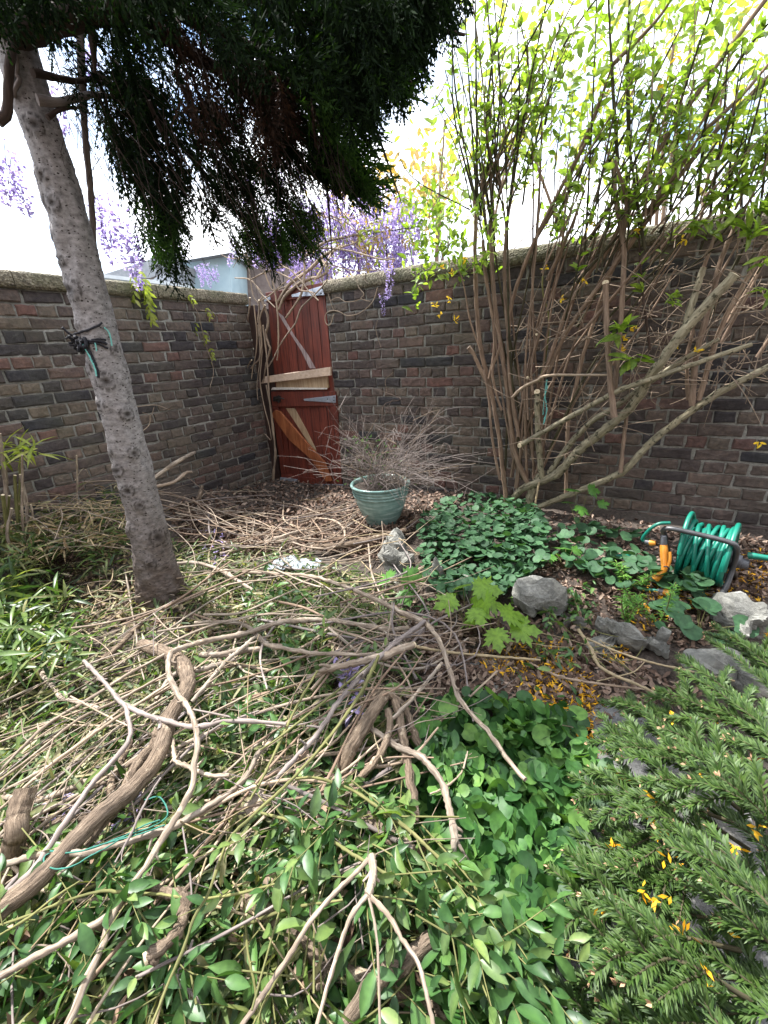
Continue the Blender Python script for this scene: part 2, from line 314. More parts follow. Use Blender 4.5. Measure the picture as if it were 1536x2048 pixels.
M = dict(
    brick=brickmat(), mortar=mortarmat(), coping=copingmat(), soil=soilmat(), trunk=trunkmat(),
    red_wood=woodmat('red_stained_wood', [(.06, .013, .009), (.14, .028, .016), (.21, .046, .025)], (70, 70, 4)),
    orange_wood=woodmat('orange_stained_wood', [(.17, .045, .015), (.3, .09, .03), (.4, .15, .055)], (50, 50, 5)),
    bare_wood=woodmat('bare_wood', [(.3, .2, .11), (.42, .3, .18), (.52, .4, .26)], (60, 60, 5)),
    grey_wood=woodmat('weathered_wood', [(.2, .13, .12), (.36, .28, .27), (.5, .42, .4)], (60, 60, 5)),
    pale_wood=woodmat('new_pale_wood', [(.5, .36, .25), (.62, .47, .35), (.7, .56, .43)], (8, 60, 60)),
    dark_wood=woodmat('dark_frame_wood', [(.02, .012, .01), (.045, .025, .02), (.07, .04, .03)], (60, 60, 5)),
    galv=plain('galvanised_steel', [(.3, .34, .4), (.48, .52, .6)], 30, .4, .1, .55),
    iron=plain('black_iron', [(.012, .012, .013), (.04, .035, .03)], 50, .5, .3, .3),
    white_paint=plain('flaking_white_paint', [(.5, .47, .42), (.75, .72, .66)], 40, .6, .3),
    stick=barkmat('stick_bark', [(.11, .085, .066), (.27, .225, .182), (.5, .45, .39)], 120, 14, .6, scar=True),
    stick_grey=barkmat('grey_stick_bark', [(.1, .082, .078), (.2, .172, .165), (.31, .275, .262)], 120, 14, .4),
    log=barkmat('log_bark', [(.045, .034, .026), (.17, .128, .094), (.31, .245, .185)], 130, 22, 1, dist=.012, scar=True, objvar=.2),
    cane=barkmat('green_cane_bark', [(.07, .075, .03), (.14, .145, .055), (.23, .22, .1)], 100, 10, .3, objvar=.25),
    brown_stem=barkmat('brown_shrub_bark', [(.11, .075, .055), (.23, .165, .122), (.36, .275, .21)], 120, 10, .6, objvar=.2),
    lichen_stem=barkmat('lichen_shrub_bark', [(.11, .095, .06), (.24, .215, .15), (.38, .35, .26)], 60, 14, .8, objvar=.12, spots=(.055, .05, .03)),
    olive_stem=barkmat('olive_shoot_bark', [(.025, .026, .015), (.06, .055, .03), (.11, .09, .06)], 90, 8, .3, objvar=.2),
    dark_twig=barkmat('dark_twig_bark', [(.02, .014, .011), (.045, .03, .024), (.075, .052, .042)], 90, 10, .5),
    vine=barkmat('wisteria_bark', [(.16, .12, .09), (.3, .24, .185), (.45, .38, .31)], 120, 12, .6),
    straw=leafmat('straw', [(.2, .14, .08), (.36, .28, .17), (.5, .42, .28)], .15, .7, .2, (1, .9, .7)),
    cut=plain('fresh_cut_wood', [(.5, .4, .25), (.66, .56, .38)], 60, .7, .2),
    cutgrey=plain('old_cut_wood', [(.16, .12, .09), (.32, .26, .2)], 60, .8, .3),
    conifer=leafmat('conifer_foliage', [(.006, .011, .007), (.011, .02, .01), (.016, .03, .012)], .15, .9, .04, (1.4, 1.9, .5)),
    conifer_tip=leafmat('conifer_foliage_fresh', [(.016, .034, .014), (.03, .065, .018), (.045, .088, .022)], .35, .8, .08, (1.5, 1.8, .4)),
    conifer_dead=leafmat('conifer_dead_foliage', [(.012, .007, .005), (.026, .014, .009), (.04, .022, .014)], .15, .8, .1, (1, .8, .6)),
    privet=leafmat('cutting_leaf', [(.028, .07, .025), (.052, .125, .036), (.085, .175, .048), (.15, .22, .075)], .3, .42, .4),
    privet_lt=leafmat('cutting_leaf_pale', [(.06, .11, .038), (.11, .18, .055), (.16, .23, .075)], .35, .4, .4),
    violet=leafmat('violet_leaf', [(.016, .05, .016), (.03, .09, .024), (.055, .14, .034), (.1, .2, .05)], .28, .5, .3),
    violet_dk=leafmat('violet_leaf_shade', [(.02, .055, .026), (.034, .088, .042), (.05, .12, .055)], .2, .6, .25),  # violet leaf again, with the shade of the bed put into its colour
    forsythia=leafmat('forsythia_leaf', [(.1, .165, .03), (.17, .26, .045), (.25, .33, .075)], .5, .4, .3),
    hedge=leafmat('hedge_leaf', [(.12, .19, .045), (.19, .27, .06), (.27, .33, .09), (.38, .34, .09)], .55, .45, .3),
    autumn=leafmat('yellowing_leaf', [(.3, .22, .07), (.42, .34, .1), (.36, .26, .16)], .5, .5, .2, (1.2, 1.1, .7)),
    bamboo=leafmat('bamboo_leaf', [(.025, .055, .018), (.055, .11, .028), (.11, .17, .045), (.2, .2, .09)], .35, .4, .4),
    bambooc=leafmat('bamboo_leaf_cut', [(.04, .07, .028), (.08, .115, .045), (.16, .17, .085), (.34, .31, .2)], .3, .5, .3),
    litter=leafmat('leaf_litter', [(.055, .035, .026), (.13, .085, .064), (.22, .15, .115), (.37, .28, .22)], .1, .8, .2, (1, .9, .8)),
    petal=leafmat('fallen_yellow_petal', [(.6, .28, .01), (.75, .4, .02), (.8, .5, .04)], .2, .6, .2, (1, .9, .6)),
    yellow=leafmat('forsythia_flower', [(.7, .45, .02), (.8, .6, .05)], .4, .6, .2, (1, .9, .5)),
    wist=leafmat('wisteria_flower', [(.28, .23, .5), (.44, .37, .68), (.62, .56, .82)], .45, .6, .2, (1, .95, 1.05)),
    wistleaf=leafmat('wisteria_leaf', [(.2, .26, .05), (.3, .36, .08), (.4, .42, .14)], .5, .4, .3),
    maple=leafmat('maple_leaf', [(.09, .18, .025), (.14, .26, .035), (.2, .33, .045)], .45, .4, .4),
    maple_dk=leafmat('maple_leaf_dark', [(.05, .14, .03), (.08, .2, .035)], .35, .4, .4),
    ivyleaf=leafmat('small_green_leaf', [(.045, .11, .04), (.08, .17, .05)], .3, .4, .4),
    needle=leafmat('fir_needle', [(.018, .04, .009), (.038, .082, .015), (.068, .122, .024), (.095, .145, .055)], .2, .5, .3),
    bud=plain('fir_bud', [(.28, .15, .08), (.46, .3, .18)], 80, .8, .2),
    rock=stonemat('rock', (.17, .168, .15), (.36, .355, .32)), slab=stonemat('slab', (.13, .13, .127), (.33, .325, .3)),
    glaze=None, hose=plain('green_hose', [(.002, .1, .07), (.006, .16, .11), (.01, .18, .125)], 9, .38, .1), tubeblk=plain('grey_tube', [(.03, .031, .034), (.06, .06, .064)], 30, .4, .1),
    orange=plain('orange_plastic', [(.6, .22, .025), (.72, .3, .04)], 12, .35, 0), black=plain('black_plastic', [(.012, .013, .016), (.025, .026, .03)], 30, .4, 0),
    greyp=plain('grey_plastic', [(.08, .085, .095), (.12, .125, .14)], 30, .45, 0), rope=plain('black_rope', [(.006, .006, .009), (.02, .02, .028)], 90, .9, .5),
    teal_cord=plain('teal_cord', [(.1, .4, .36), (.22, .55, .5)], 60, .7, .3), twine=plain('green_twine', [(.01, .1, .07), (.02, .16, .12)], 60, .7, .2),
    plastic=None, bluewall=plain('pale_blue_render', [(.33, .47, .55), (.42, .56, .63)], 5, .8, .1), slate=plain('slate_roof', [(.2, .22, .25), (.32, .34, .37)], 9, .7, .2), fascia=plain('pale_fascia', [(.5, .56, .6), (.62, .67, .7)], 9, .6, .1),
    housebrick=plain('far_brick', [(.18, .14, .13), (.27, .22, .2)], 14, .9, .2), spurge=leafmat('spurge_leaf', [(.05, .14, .035), (.09, .22, .045), (.16, .3, .06)], .35, .45, .3),
)
def glaze():
    m, t, b, o = mat('teal_glaze'); v = objco(t, 'Object', (6, 6, 40)); f = noise(t, v, 1, 4); f2 = noise(t, objco(t, 'Object', (30, 30, 5)), 1, 3)
    c = ramp(t, f, [(.35, (.11, .2, .185)), (.55, (.2, .31, .285)), (.7, (.36, .48, .45))]); c = mixc(t, .3, c, ramp(t, f2, [(.3, (.5, .5, .5)), (.7, (1.3, 1.3, 1.3))]), 'MULTIPLY')
    t.links.new(c, b.inputs['Base Color']); b.inputs['Roughness'].default_value = .22; return m
M['glaze'] = glaze()
def plasticmat():
    m, t, b, o = mat('clear_plastic'); b.inputs['Base Color'].default_value = (.45, .5, .55, 1); b.inputs['Roughness'].default_value = .25
    x = t.nodes.new('ShaderNodeMixShader'); x.inputs[0].default_value = .62; tr = t.nodes.new('ShaderNodeBsdfTransparent'); t.links.new(b.outputs[0], x.inputs[1]); t.links.new(tr.outputs[0], x.inputs[2]); t.links.new(x.outputs[0], o.inputs[0]); return m
M['plastic'] = plasticmat()
R = np.random.default_rng(7)
# ------------------------------------------------------------------ ground
def build_ground():
    xs = np.unique(np.concatenate([np.linspace(-60, -4, 15), np.linspace(-4, 3.5, 170), np.linspace(3.5, 60, 15)]))
    ys = np.unique(np.concatenate([np.linspace(-40, -.5, 10), np.linspace(-.5, 5, 130), np.linspace(5, 90, 16)]))
    X, Y = np.meshgrid(xs, ys); H = gz(X, Y) + R.normal(size=X.shape) * .006 * (np.abs(X) < 4)
    n, m = X.shape; i = np.arange(n - 1)[:, None] * m; j = np.arange(m - 1)[None]
    F = np.stack([i + j, i + j + 1, i + m + j + 1, i + m + j], -1).reshape(-1, 4)
    mb = MB(); mb.add(np.stack([X, Y, H], -1).reshape(-1, 3), F)
    tag(mb.build('ground', M['soil']), kind='structure')
build_ground()
# ------------------------------------------------------------------ brick walls in English bond
COP_B, COP_T = 1.668, 1.765
def brick(mb, s0, s1, z0, z1, P, D, N, tone, rng):
    g = .0035 + .0015 * rng.random(); s0 += g; s1 -= g; z0 += g; z1 -= g; nx = 5 if s1 - s0 > .15 else 4
    def ringpts(ins):
        a, b, c, d = s0 + ins, s1 - ins, z0 + ins, z1 - ins
        t = np.linspace(a, b, nx); pts = [(x, c) for x in t] + [(b, (c + d) / 2)] + [(x, d) for x in t[::-1]] + [(a, (c + d) / 2)]
        return np.array(pts)
    r0 = ringpts(-.001); r1 = ringpts(.0015); r2 = ringpts(.009); k = len(r0); jit = rng.normal(size=(k, 2)) * .0022
    for r in (r0, r1): r += jit
    r2 += jit * .5
    dep = rng.normal() * .0025
    d1 = .003 + dep + rng.normal(size=k) * .0015; d2 = .008 + dep + rng.normal(size=k) * .0015
    q = np.concatenate([r0, r1, r2, [r2.mean(0)]]); dd = np.concatenate([np.full(k, -.014), d1, d2, [.009 + dep]])
    V = P + D * q[:, :1] + N * dd[:, None] + Z * q[:, 1:]
    i = np.arange(k); j = (i + 1) % k
    F = np.vstack([np.stack([i, j, j + k, i + k], -1), np.stack([i + k, j + k, j + 2 * k, i + 2 * k], -1)])
    if np.cross(D, Z) @ N < 0: F = F[:, ::-1]
    F3 = np.stack([i + 2 * k, j + 2 * k, np.full(k, 3 * k)], -1)
    if np.cross(D, Z) @ N < 0: F3 = F3[:, ::-1]
    n0 = mb.n; mb.add(V, F, None, 0, tone); mb.F.append(F3 + n0); mb.M.append(np.full(k, 0)); mb.UV.append(np.zeros((k, 3, 2)))
def boxpts(P, D, N, s0, s1, z0, z1, n0, n1):
    V = np.array([P + D * s + N * n + Z * z for n in (n0, n1) for z in (z0, z1) for s in (s0, s1)])
    F = np.array([(0, 2, 3, 1), (4, 5, 7, 6), (0, 1, 5, 4), (2, 6, 7, 3), (0, 4, 6, 2), (1, 3, 7, 5)]); return V, F
def brick_wall(label, P, D, N, s0, s1, stretch_even, phase, seed):
    rng = np.random.default_rng(seed); root = empty('brick_wall', label, 'wall', P)
    mb = MB(); rows = 25
    for r in range(rows):
        z1 = COP_B - .004 - .075 * r; z0 = z1 - .075; st = (r % 2 == 0) == stretch_even
        L = .225 if st else .1125; off = phase if st else phase + .05625
        k = math.floor((s0 - off) / L)
        while off + k * L < s1:
            a, b = max(s0, off + k * L), min(s1, off + (k + 1) * L); k += 1
            if b - a < .03: continue
            if st and rng.random() < .06: tones = 2
            t = rng.beta(.9, 1.7) if st else rng.beta(1.9, 1.5)
            if rng.random() < .05: t = .85 + .15 * rng.random()
            dr = rng.normal() * .003
            brick(mb, a + dr, b + dr, z0 + rng.normal() * .0015, z1 + rng.normal() * .0015, P, D, N, t, rng)
    mb.build('brickwork', M['brick'], root, smooth=False)
    # mortar bed with an uneven face, and the body of the wall behind it
    mb = MB(); xs = np.arange(s0, s1 + .04, .04); zs = np.arange(-.3, COP_B + .001, .025); zs[-1] = COP_B
    X, Y = np.meshgrid(xs, zs); dn = -.003 + rng.normal(size=X.shape) * .0022; n, m = X.shape
    V = P + D * X.reshape(-1, 1) + N * dn.reshape(-1, 1) + Z * Y.reshape(-1, 1)
    i = np.arange(n - 1)[:, None] * m; j = np.arange(m - 1)[None]; F = np.stack([i + j, i + j + 1, i + m + j + 1, i + m + j], -1).reshape(-1, 4)
    if np.cross(D, Z) @ N < 0: F = F[:, ::-1]
    mb.add(V, F); mb.add(*boxpts(P, D, N, s0, s1, -.3, COP_B - .004, -.215, -.03))
    mb.build('mortar', M['mortar'], root)
    # coping: cast lengths butted end to end, rounded and rough
    mb = MB(); c = s0
    while c < s1 - .05:
        e = min(c + .9, s1); sec = [(-.235, COP_B + .002), (.026, COP_B + .002), (.03, COP_B + .03), (.028, COP_T - .015), (.012, COP_T), (-.1, COP_T + .012), (-.22, COP_T), (-.235, COP_T - .02)]
        ns = 24; rr = []
        for t in np.linspace(c + .003, e - .003, ns):
            rr.append([P + D * t + N * (a + rng.normal() * .0018) + Z * (b + rng.normal() * .0018) for a, b in sec])
        V = np.array(rr).reshape(-1, 3); k = len(sec); i = np.arange(ns - 1)[:, None] * k; j = np.arange(k)[None]; j2 = (j + 1) % k
        F = np.stack([i + j, i + j2, i + k + j2, i + k + j], -1).reshape(-1, 4); mb.add(V, F)
        ctr = len(V); mb.add(rr[0], [tuple(range(k))]); mb.add(rr[-1], [tuple(range(k))]); c = e
    mb.build('coping', M['coping'], root); return root
PH_L = float((np.array([-1.7586, 3.43463, 0]) - CORN) @ DL) - .225 * 20
PH_R = float((np.array([.19702, 3.53372, 0]) - CORN) @ DR) - .225 * 20
wallL = brick_wall('brown brick garden wall behind the leaning pale tree trunk', CORN, DL, NL, 0.0, 4.6, True, PH_L, 1)
wallR = brick_wall('mossy dark brick garden wall behind the hose reel and the pot', CORN, DR, NR, .925, 5.6, False, PH_R, 2)
# ------------------------------------------------------------------ the red door, in the plane of the right wall
def prism(mb, px, n0, n1, m=0, tone=0.):
    """polygon traced on the right wall's plane, thick from n0 to n1 metres in front of it"""
    A = []
    for x, y in px:
        p = RW(x, y, 0) - CORN; A.append((p @ DR, p[2]))
    k = len(A); V = [CORN + DR * s + Z * z + NR * n for n in (n0, n1) for s, z in A]
    i = np.arange(k); j = (i + 1) % k
    n_ = mb.n; mb.add(V, np.stack([i, j, j + k, i + k], -1), None, m, tone)
    mb.F += [np.array([i + k + n_]), np.array([i[::-1] + n_])]; mb.M += [np.full(1, m)] * 2; mb.UV += [np.zeros((1, k, 2))] * 2
def lerp(a, b, t): return (a[0] + (b[0] - a[0]) * t, a[1] + (b[1] - a[1]) * t)
door = empty('plank_door', 'narrow weathered red plank door in the corner of the walls, patched with pale boards', 'door', RW(620, 960, 0))
DT0, DT1, DB0, DB1 = (534, 586), (648, 566), (566, 957), (685, 975)
mb = MB(); nb = 7
for k in range(nb):
    a, b = k / nb + .006, (k + 1) / nb - .006
    prism(mb, [lerp(DB0, DB1, a), lerp(DB0, DB1, b), lerp(DT0, DT1, b), lerp(DT0, DT1, a)], -.03 + R.normal() * .0015, 0 + R.normal() * .0015)
boards = mb.build('board_panel', M['red_wood'], door, smooth=False)
def dpart(name, px, n0, n1, m, parent=door, label=None):
    mb = MB(); prism(mb, px, n0, n1); o = mb.build(name, M[m], parent, smooth=False)
    b = o.modifiers.new('bevel', 'BEVEL'); b.width = .003; b.segments = 2; b.limit_method = 'ANGLE'
    if label: o['label'] = label
    return o
dpart('rail', [(536, 606), (652, 590), (648, 566), (534, 586)], .001, .022, 'red_wood')
dpart('rail', [(547, 813), (677, 811), (674, 782), (545, 783)], .001, .022, 'red_wood')
dpart('rail', [(565, 960), (686, 977), (685, 963), (565, 947)], .001, .02, 'red_wood')
dpart('stile', [(565, 946), (574, 947), (559, 813), (547, 814)], .0015, .021, 'red_wood')
dpart('stile', [(675, 962), (685, 963), (677, 812), (664, 812)], .0015, .021, 'red_wood')
dpart('brace', [(548, 827), (557, 819), (566, 822), (614, 878), (654, 922), (668, 960), (657, 961), (628, 917), (584, 878)], .023, .047, 'orange_wood')
dpart('bare_strip', [(572, 816), (590, 816), (613, 858), (632, 897), (634, 905), (622, 893), (593, 848)], .001, .005, 'bare_wood', boards)
dpart('bare_strip', [(554, 622), (567, 632), (590, 672), (617, 710), (632, 737), (620, 737), (603, 702), (570, 650)], .001, .005, 'grey_wood', boards)
dpart('repair_plank', [(532, 766), (670, 750), (670, 733), (538, 752)], .048, .068, 'pale_wood', door, 'pale new wooden plank nailed across the door')
dpart('repair_board', [(556, 776), (660, 775), (657, 752), (557, 763)], .004, .03, 'bare_wood', door, 'bare unpainted board let into the door')
dpart('paint_line', [(547, 779), (659, 778), (659, 775), (550, 774)], .031, .036, 'white_paint')
def hinge(px, holes, n):
    o = dpart('hinge', px, n, n + .006, 'galv')
    mb = MB()
    for x, y in holes:
        c = RW(x, y, n + .0065); tube(mb, [c - NR * .002, c + NR * .003], .005, 8, 3)
    mb.build('screw', M['iron'], o)
hinge([(588, 595), (653, 591), (648, 572), (587, 590)], [(642, 587), (645, 577), (628, 585)], .023)
hinge([(612, 801), (675, 805), (675, 790), (611, 797)], [(655, 798), (668, 801), (668, 794)], .023)
hinge([(633, 973), (692, 983), (690, 967), (632, 966)], [(660, 972), (682, 976)], .024)
dpart('latch_plate', [(533, 604), (546, 600), (544, 592), (532, 594)], .023, .03, 'galv')
dpart('bolt', [(564, 959), (598, 963), (598, 957), (565, 953)], .023, .035, 'galv')
lt = dpart('latch', [(550, 802), (565, 803), (565, 791), (551, 792)], .023, .032, 'iron')
mb = MB(); tube(mb, [RW(548, 799, .04), RW(558, 796, .05), RW(568, 798, .04)], .006, 8); tube(mb, [RW(557, 790, .035), RW(557, 806, .04)], .005, 8); mb.build('latch_bar', M['iron'], lt)
# dark frame in the gap between door and left wall, and the brick reveal above it is open
fr = empty('door_frame', 'dark wooden post between the red door and the brown brick wall', 'door frame', CORN)
mb = MB(); mb.add(*boxpts(CORN, DR, NR, .006, .1, -.1, 1.66, -.06, .01)); mb.build('post', M['dark_wood'], fr, smooth=False)
mb = MB(); mb.add(*boxpts(CORN, DR, NR, .1005, .3, -.1, 1.62, -.1, -.045)); mb.build('stop', M['dark_wood'], fr, smooth=False)
# ------------------------------------------------------------------ beyond the walls
def slabpoly(mb, pts, depth, m=0):
    pts = np.array(pts); k = len(pts); n = nrm(np.cross(pts[1] - pts[0], pts[2] - pts[0])); dv = np.array([0, depth, 0.]); V = np.vstack([pts, pts + dv]); i = np.arange(k); j = (i + 1) % k
    n0 = mb.n; mb.add(V, np.stack([i, j, j + k, i + k], -1), None, m); mb.F += [np.array([i + n0]), np.array([i[::-1] + k + n0])]; mb.M += [np.full(1, m)] * 2; mb.UV += [np.zeros((1, k, 2))] * 2
sh = empty('garden_shed', 'pale blue rendered outbuilding with a slate roof beyond the left wall', 'outbuilding', at(420, 900, 8.))
mb = MB(); slabpoly(mb, [at(366, 640, 8), at(466, 640, 8), at(458, 503, 8), at(366, 515, 8)], 2.2); mb.build('wall', M['bluewall'], sh, smooth=False)
mb = MB(); slabpoly(mb, [at(190, 640, 7.6), at(366, 640, 7.6), at(363, 566, 7.6), at(190, 549, 7.6)], 2.0); mb.build('wall', M['bluewall'], sh, smooth=False)
mb = MB(); slabpoly(mb, [at(300, 563, 7.5), at(362, 570, 7.5), at(366, 528, 7.5), at(345, 532, 7.5)], 1.8); mb.build('roof', M['slate'], sh, smooth=False)
mb = MB(); slabpoly(mb, [at(186, 553, 7.4), at(364, 573, 7.4), at(364, 566, 7.4), at(186, 546, 7.4)], 2.4); mb.build('fascia', M['fascia'], sh, smooth=False)
mb = MB(); slabpoly(mb, [at(355, 523, 7.8), at(462, 505, 7.8), at(452, 488, 8.4), at(352, 506, 8.4)], 2.2); mb.build('roof', M['slate'], sh, smooth=False)
rf = empty('house_roof', 'low grey pitched roof showing over the left wall beside the tree trunk', 'roof', at(230, 700, 16.))
mb = MB(); slabpoly(mb, [at(196, 552, 16), at(300, 556, 16), at(345, 540, 16), at(345, 498, 16), at(290, 522, 16), at(240, 538, 16)], 4); mb.build('roof_slope', M['slate'], rf, smooth=False)
hb = empty('brick_house', 'pinkish brick house wall seen between the stems above the red door', 'house', at(540, 800, 9.))
mb = MB(); slabpoly(mb, [at(466, 660, 9), at(660, 640, 9), at(652, 530, 9), at(585, 520, 9), at(580, 500, 9), at(462, 515, 9)], 3); mb.build('wall', M['housebrick'], hb, smooth=False)
mb = MB(); slabpoly(mb, [at(458, 520, 8.8), at(590, 504, 8.8), at(588, 496, 8.8), at(458, 510, 8.8)], 3.4); mb.build('roof', M['slate'], hb, smooth=False)
rl = empty('metal_railing', 'thin dark metal railing standing on the wall line above the red door', 'railing', CORN + DR * 1.2 - NR * .4 + Z * COP_T)
for x in list(range(540, 830, 29)):
    mb = MB(); a = RW(x + R.normal() * 3, 640, -.45); b = RW(x + R.normal() * 3, 452 + 10 * R.random(), -.45); tube(mb, [a, b], .006, 6, 3); mb.build('bar', M['iron'], rl)
mb = MB(); tube(mb, [RW(535, 500, -.45), RW(840, 452, -.45)], .007, 6, 4); mb.build('rail', M['iron'], rl)

# unseen house added behind the camera to block sky light
th = empty('unseen_blocker_house', 'tall brick house added out of view behind the camera to block sky light', 'house', (0, -4.5, 0))
def wbox(name, x0, x1, y0, y1, z0, z1, m, parent=th):
    mb = MB(); mb.add(*boxpts(np.zeros(3), np.array([1., 0, 0]), np.array([0, 1., 0]), x0, x1, z0, z1, y0, y1)); return mb.build(name, M[m], parent, smooth=False)
wbox('wall', -7, 8, -9.5, -4.5, -.3, 6.4, 'housebrick')
wbox('roof', -7.3, 8.3, -9.8, -4.2, 6.4, 7.4, 'slate')
for x in (-4.5, -.6, 3.6):
    for z in (.9, 3.8): f = wbox('window', x, x + 1.2, -4.497, -4.44, z, z + 1.6, 'white_paint'); wbox('pane', x + .08, x + 1.12, -4.437, -4.43, z + .08, z + 1.52, 'black', f)
wbox('door', 1.6, 2.5, -4.497, -4.44, -.1, 2.0, 'dark_wood')
# ------------------------------------------------------------------ leaning conifer
TB = G(322, 1200)
tree = empty('conifer_tree', 'leaning pale trunked conifer with dark drooping foliage, growing beside the left wall', 'tree', TB)
tpx = [(330, 1225), (327, 1200), (302, 1085), (272, 955), (245, 850), (216, 730), (174, 575), (136, 430), (98, 300), (60, 190), (32, 90), (5, -20), (-25, -140)]
TY0 = TB[1]
tP = [at(x, y, TY0 - .16 * i / 12) for i, (x, y) in enumerate(tpx)]; tP[0] = tP[1] + np.array([.01, 0, -.12])
tW = [112, 96, 82, 77, 79, 82, 84, 84, 84, 85, 86, 88, 90]
tR = [w * .86 / 2 * float((p - CAMP) @ ef) / FPX for w, p in zip(tW, tP)]
def trunk():
    n, s = 300, 80; C = spline(tP, n); Rr = np.interp(np.linspace(0, 1, n), np.linspace(0, 1, 13), tR)
    T = nrm(np.gradient(C, axis=0)); u = nrm(np.cross(T[0], [0, 1, 0])); U = []
    for t in T: u = nrm(u - t * (u @ t)); U.append(u)
    U = np.array(U); V = np.cross(T, U); a = np.linspace(0, 2 * math.pi, s, endpoint=False)
    rad = np.cos(a)[None, :, None] * U[:, None] + np.sin(a)[None, :, None] * V[:, None]
    P0 = C[:, None] + rad * Rr[:, None, None]; dv = np.zeros((n, s)); tone = np.zeros((n, s))
    ln = np.concatenate([[0], np.cumsum(np.linalg.norm(np.diff(C, axis=0), axis=1))])
    q = R.normal(size=(40, 4)); A, Ln = np.meshgrid(a, ln)
    for k in range(26): dv += .0006 * np.sin(round(abs(q[k, 0] * 5)) * A + q[k, 1] * 26 * Ln + q[k, 2] * 9)
    low = np.exp(-Ln / .38); dv += low * .006 * (np.sin(5 * A + 3 * np.sin(Ln * 30)) + np.sin(9 * A + 40 * Ln)); dv += R.normal(size=dv.shape) * (.0009 + .003 * low)
    dv += .035 * np.exp(-np.maximum(Ln - .1, 0) / .05) * (.5 + .5 * np.sin(4 * A + 1)) * 1.0
    for (x, y, r) in [(140, 580, .03), (169, 735, .022), (213, 763, .028), (199, 812, .018), (253, 828, .022), (216, 906, .016), (234, 942, .022), (267, 906, .02), (256, 982, .022), (316, 1075, .03), (192, 852, .014), (92, 467, .022), (95, 505, .018), (30, 305, .018), (70, 250, .022), (105, 405, .02), (280, 1010, .018), (150, 650, .014), (250, 1060, .02), (300, 1130, .022), (85, 350, .014), (120, 520, .014), (230, 700, .014)]:
        d = nrm(ray(x, y)); w = P0 - CAMP; al = w @ d; dist = np.linalg.norm(w - al[..., None] * d, axis=-1); front = np.einsum('nsk,k->ns', rad, d) < .25
        e = np.where(front, dist / (r * 1.25), 9); dv += .012 * np.exp(-(e * 1.0) ** 2) - .012 * np.exp(-(e / .4) ** 2); tone = np.maximum(tone, np.maximum(1.0 * np.exp(-(e / .55) ** 2), .9 * np.exp(-((e - .95) / .16) ** 2) * (np.sin(A * 60) > -.4)))
    Pn = P0 + rad * dv[..., None]; mb = MB(); i = np.arange(n - 1)[:, None] * s; j = np.arange(s)[None]; j2 = (j + 1) % s
    F = np.stack([i + j, i + j2, i + s + j2, i + s + j], -1).reshape(-1, 4); pr = 2 * math.pi * .1
    u0 = np.broadcast_to(j / s * pr, (n - 1, s)); u1 = np.broadcast_to((j + 1) / s * pr, (n - 1, s)); v0 = np.broadcast_to(ln[:-1, None], (n - 1, s)); v1 = np.broadcast_to(ln[1:, None], (n - 1, s))
    uv = np.stack([np.stack([u0, v0], -1), np.stack([u1, v0], -1), np.stack([u1, v1], -1), np.stack([u0, v1], -1)], -2).reshape(-1, 4, 2)
    mb.add(Pn.reshape(-1, 3), F, uv, 0, tone.ravel()); mb.build('trunk', M['trunk'], tree)
    return C
TC = trunk()
def branch(pts, r, m='dark_twig', name='branch', wob=.04):
    mb = MB(); tube(mb, [at(x, y, Y) for x, y, Y in pts], r, 9, wob=wob, rng=R); return mb.build(name, M[m], tree)
branch([(20, 62, 1.78), (75, 52, 1.76), (140, 32, 1.74), (220, 14, 1.74), (300, -12, 1.76), (430, -60, 1.8)], [.046, .04, .036, .034, .03, .02])
branch([(40, 20, 1.8), (20, 120, 1.7), (14, 220, 1.68), (-5, 245, 1.66)], [.012, .014, .012, .016], 'dark_twig')
branch([(230, 10, 1.75), (330, 70, 1.85), (420, 130, 1.95), (520, 200, 2.05), (600, 270, 2.15)], [.026, .022, .018, .014, .006])
branch([(300, -10, 1.76), (430, 60, 1.9), (560, 130, 2.0), (680, 220, 2.1), (760, 320, 2.2)], [.026, .022, .018, .014, .005])
branch([(400, -50, 1.8), (560, 20, 1.9), (700, 80, 2.0), (830, 170, 2.1)], [.024, .02, .014, .005])
branch([(500, -60, 1.8), (700, -10, 1.9), (850, 50, 2.0), (930, 70, 2.05)], [.022, .018, .012, .005])
branch([(75, 200, 1.75), (120, 205, 1.8), (190, 190, 1.95), (270, 210, 2.05), (330, 260, 2.1)], [.016, .012, .009, .007, .004], 'stick_grey')
branch([(65, 145, 1.75), (150, 162, 1.9), (210, 158, 2.), (270, 205, 2.05)], [.012, .01, .007, .004])
branch([(95, 235, 1.75), (125, 218, 1.8), (170, 215, 1.9)], [.008, .006, .003])
branch([(200, 148, 2.0), (240, 190, 2.0), (290, 215, 2.05), (370, 300, 2.1), (470, 420, 2.2), (560, 500, 2.25)], [.014, .012, .01, .009, .007, .004])
branch([(420, 200, 2.0), (450, 310, 2.1), (500, 400, 2.2), (520, 470, 2.2)], [.012, .01, .007, .003])
branch([(180, 20, 1.75), (185, 80, 1.74), (190, 145, 1.74)], [.012, .012, .004])
for k in range(16):
    x = 180 + 560 * R.random(); y = -20 + 260 * R.random(); l = 120 + 170 * R.random(); Y = 1.75 + .5 * R.random()
    branch([(x, y, Y), (x + .15 * l, y + .35 * l, Y + .05), (x + .4 * l * (R.random() + .3), y + l, Y + .12)], [.008, .006, .002])
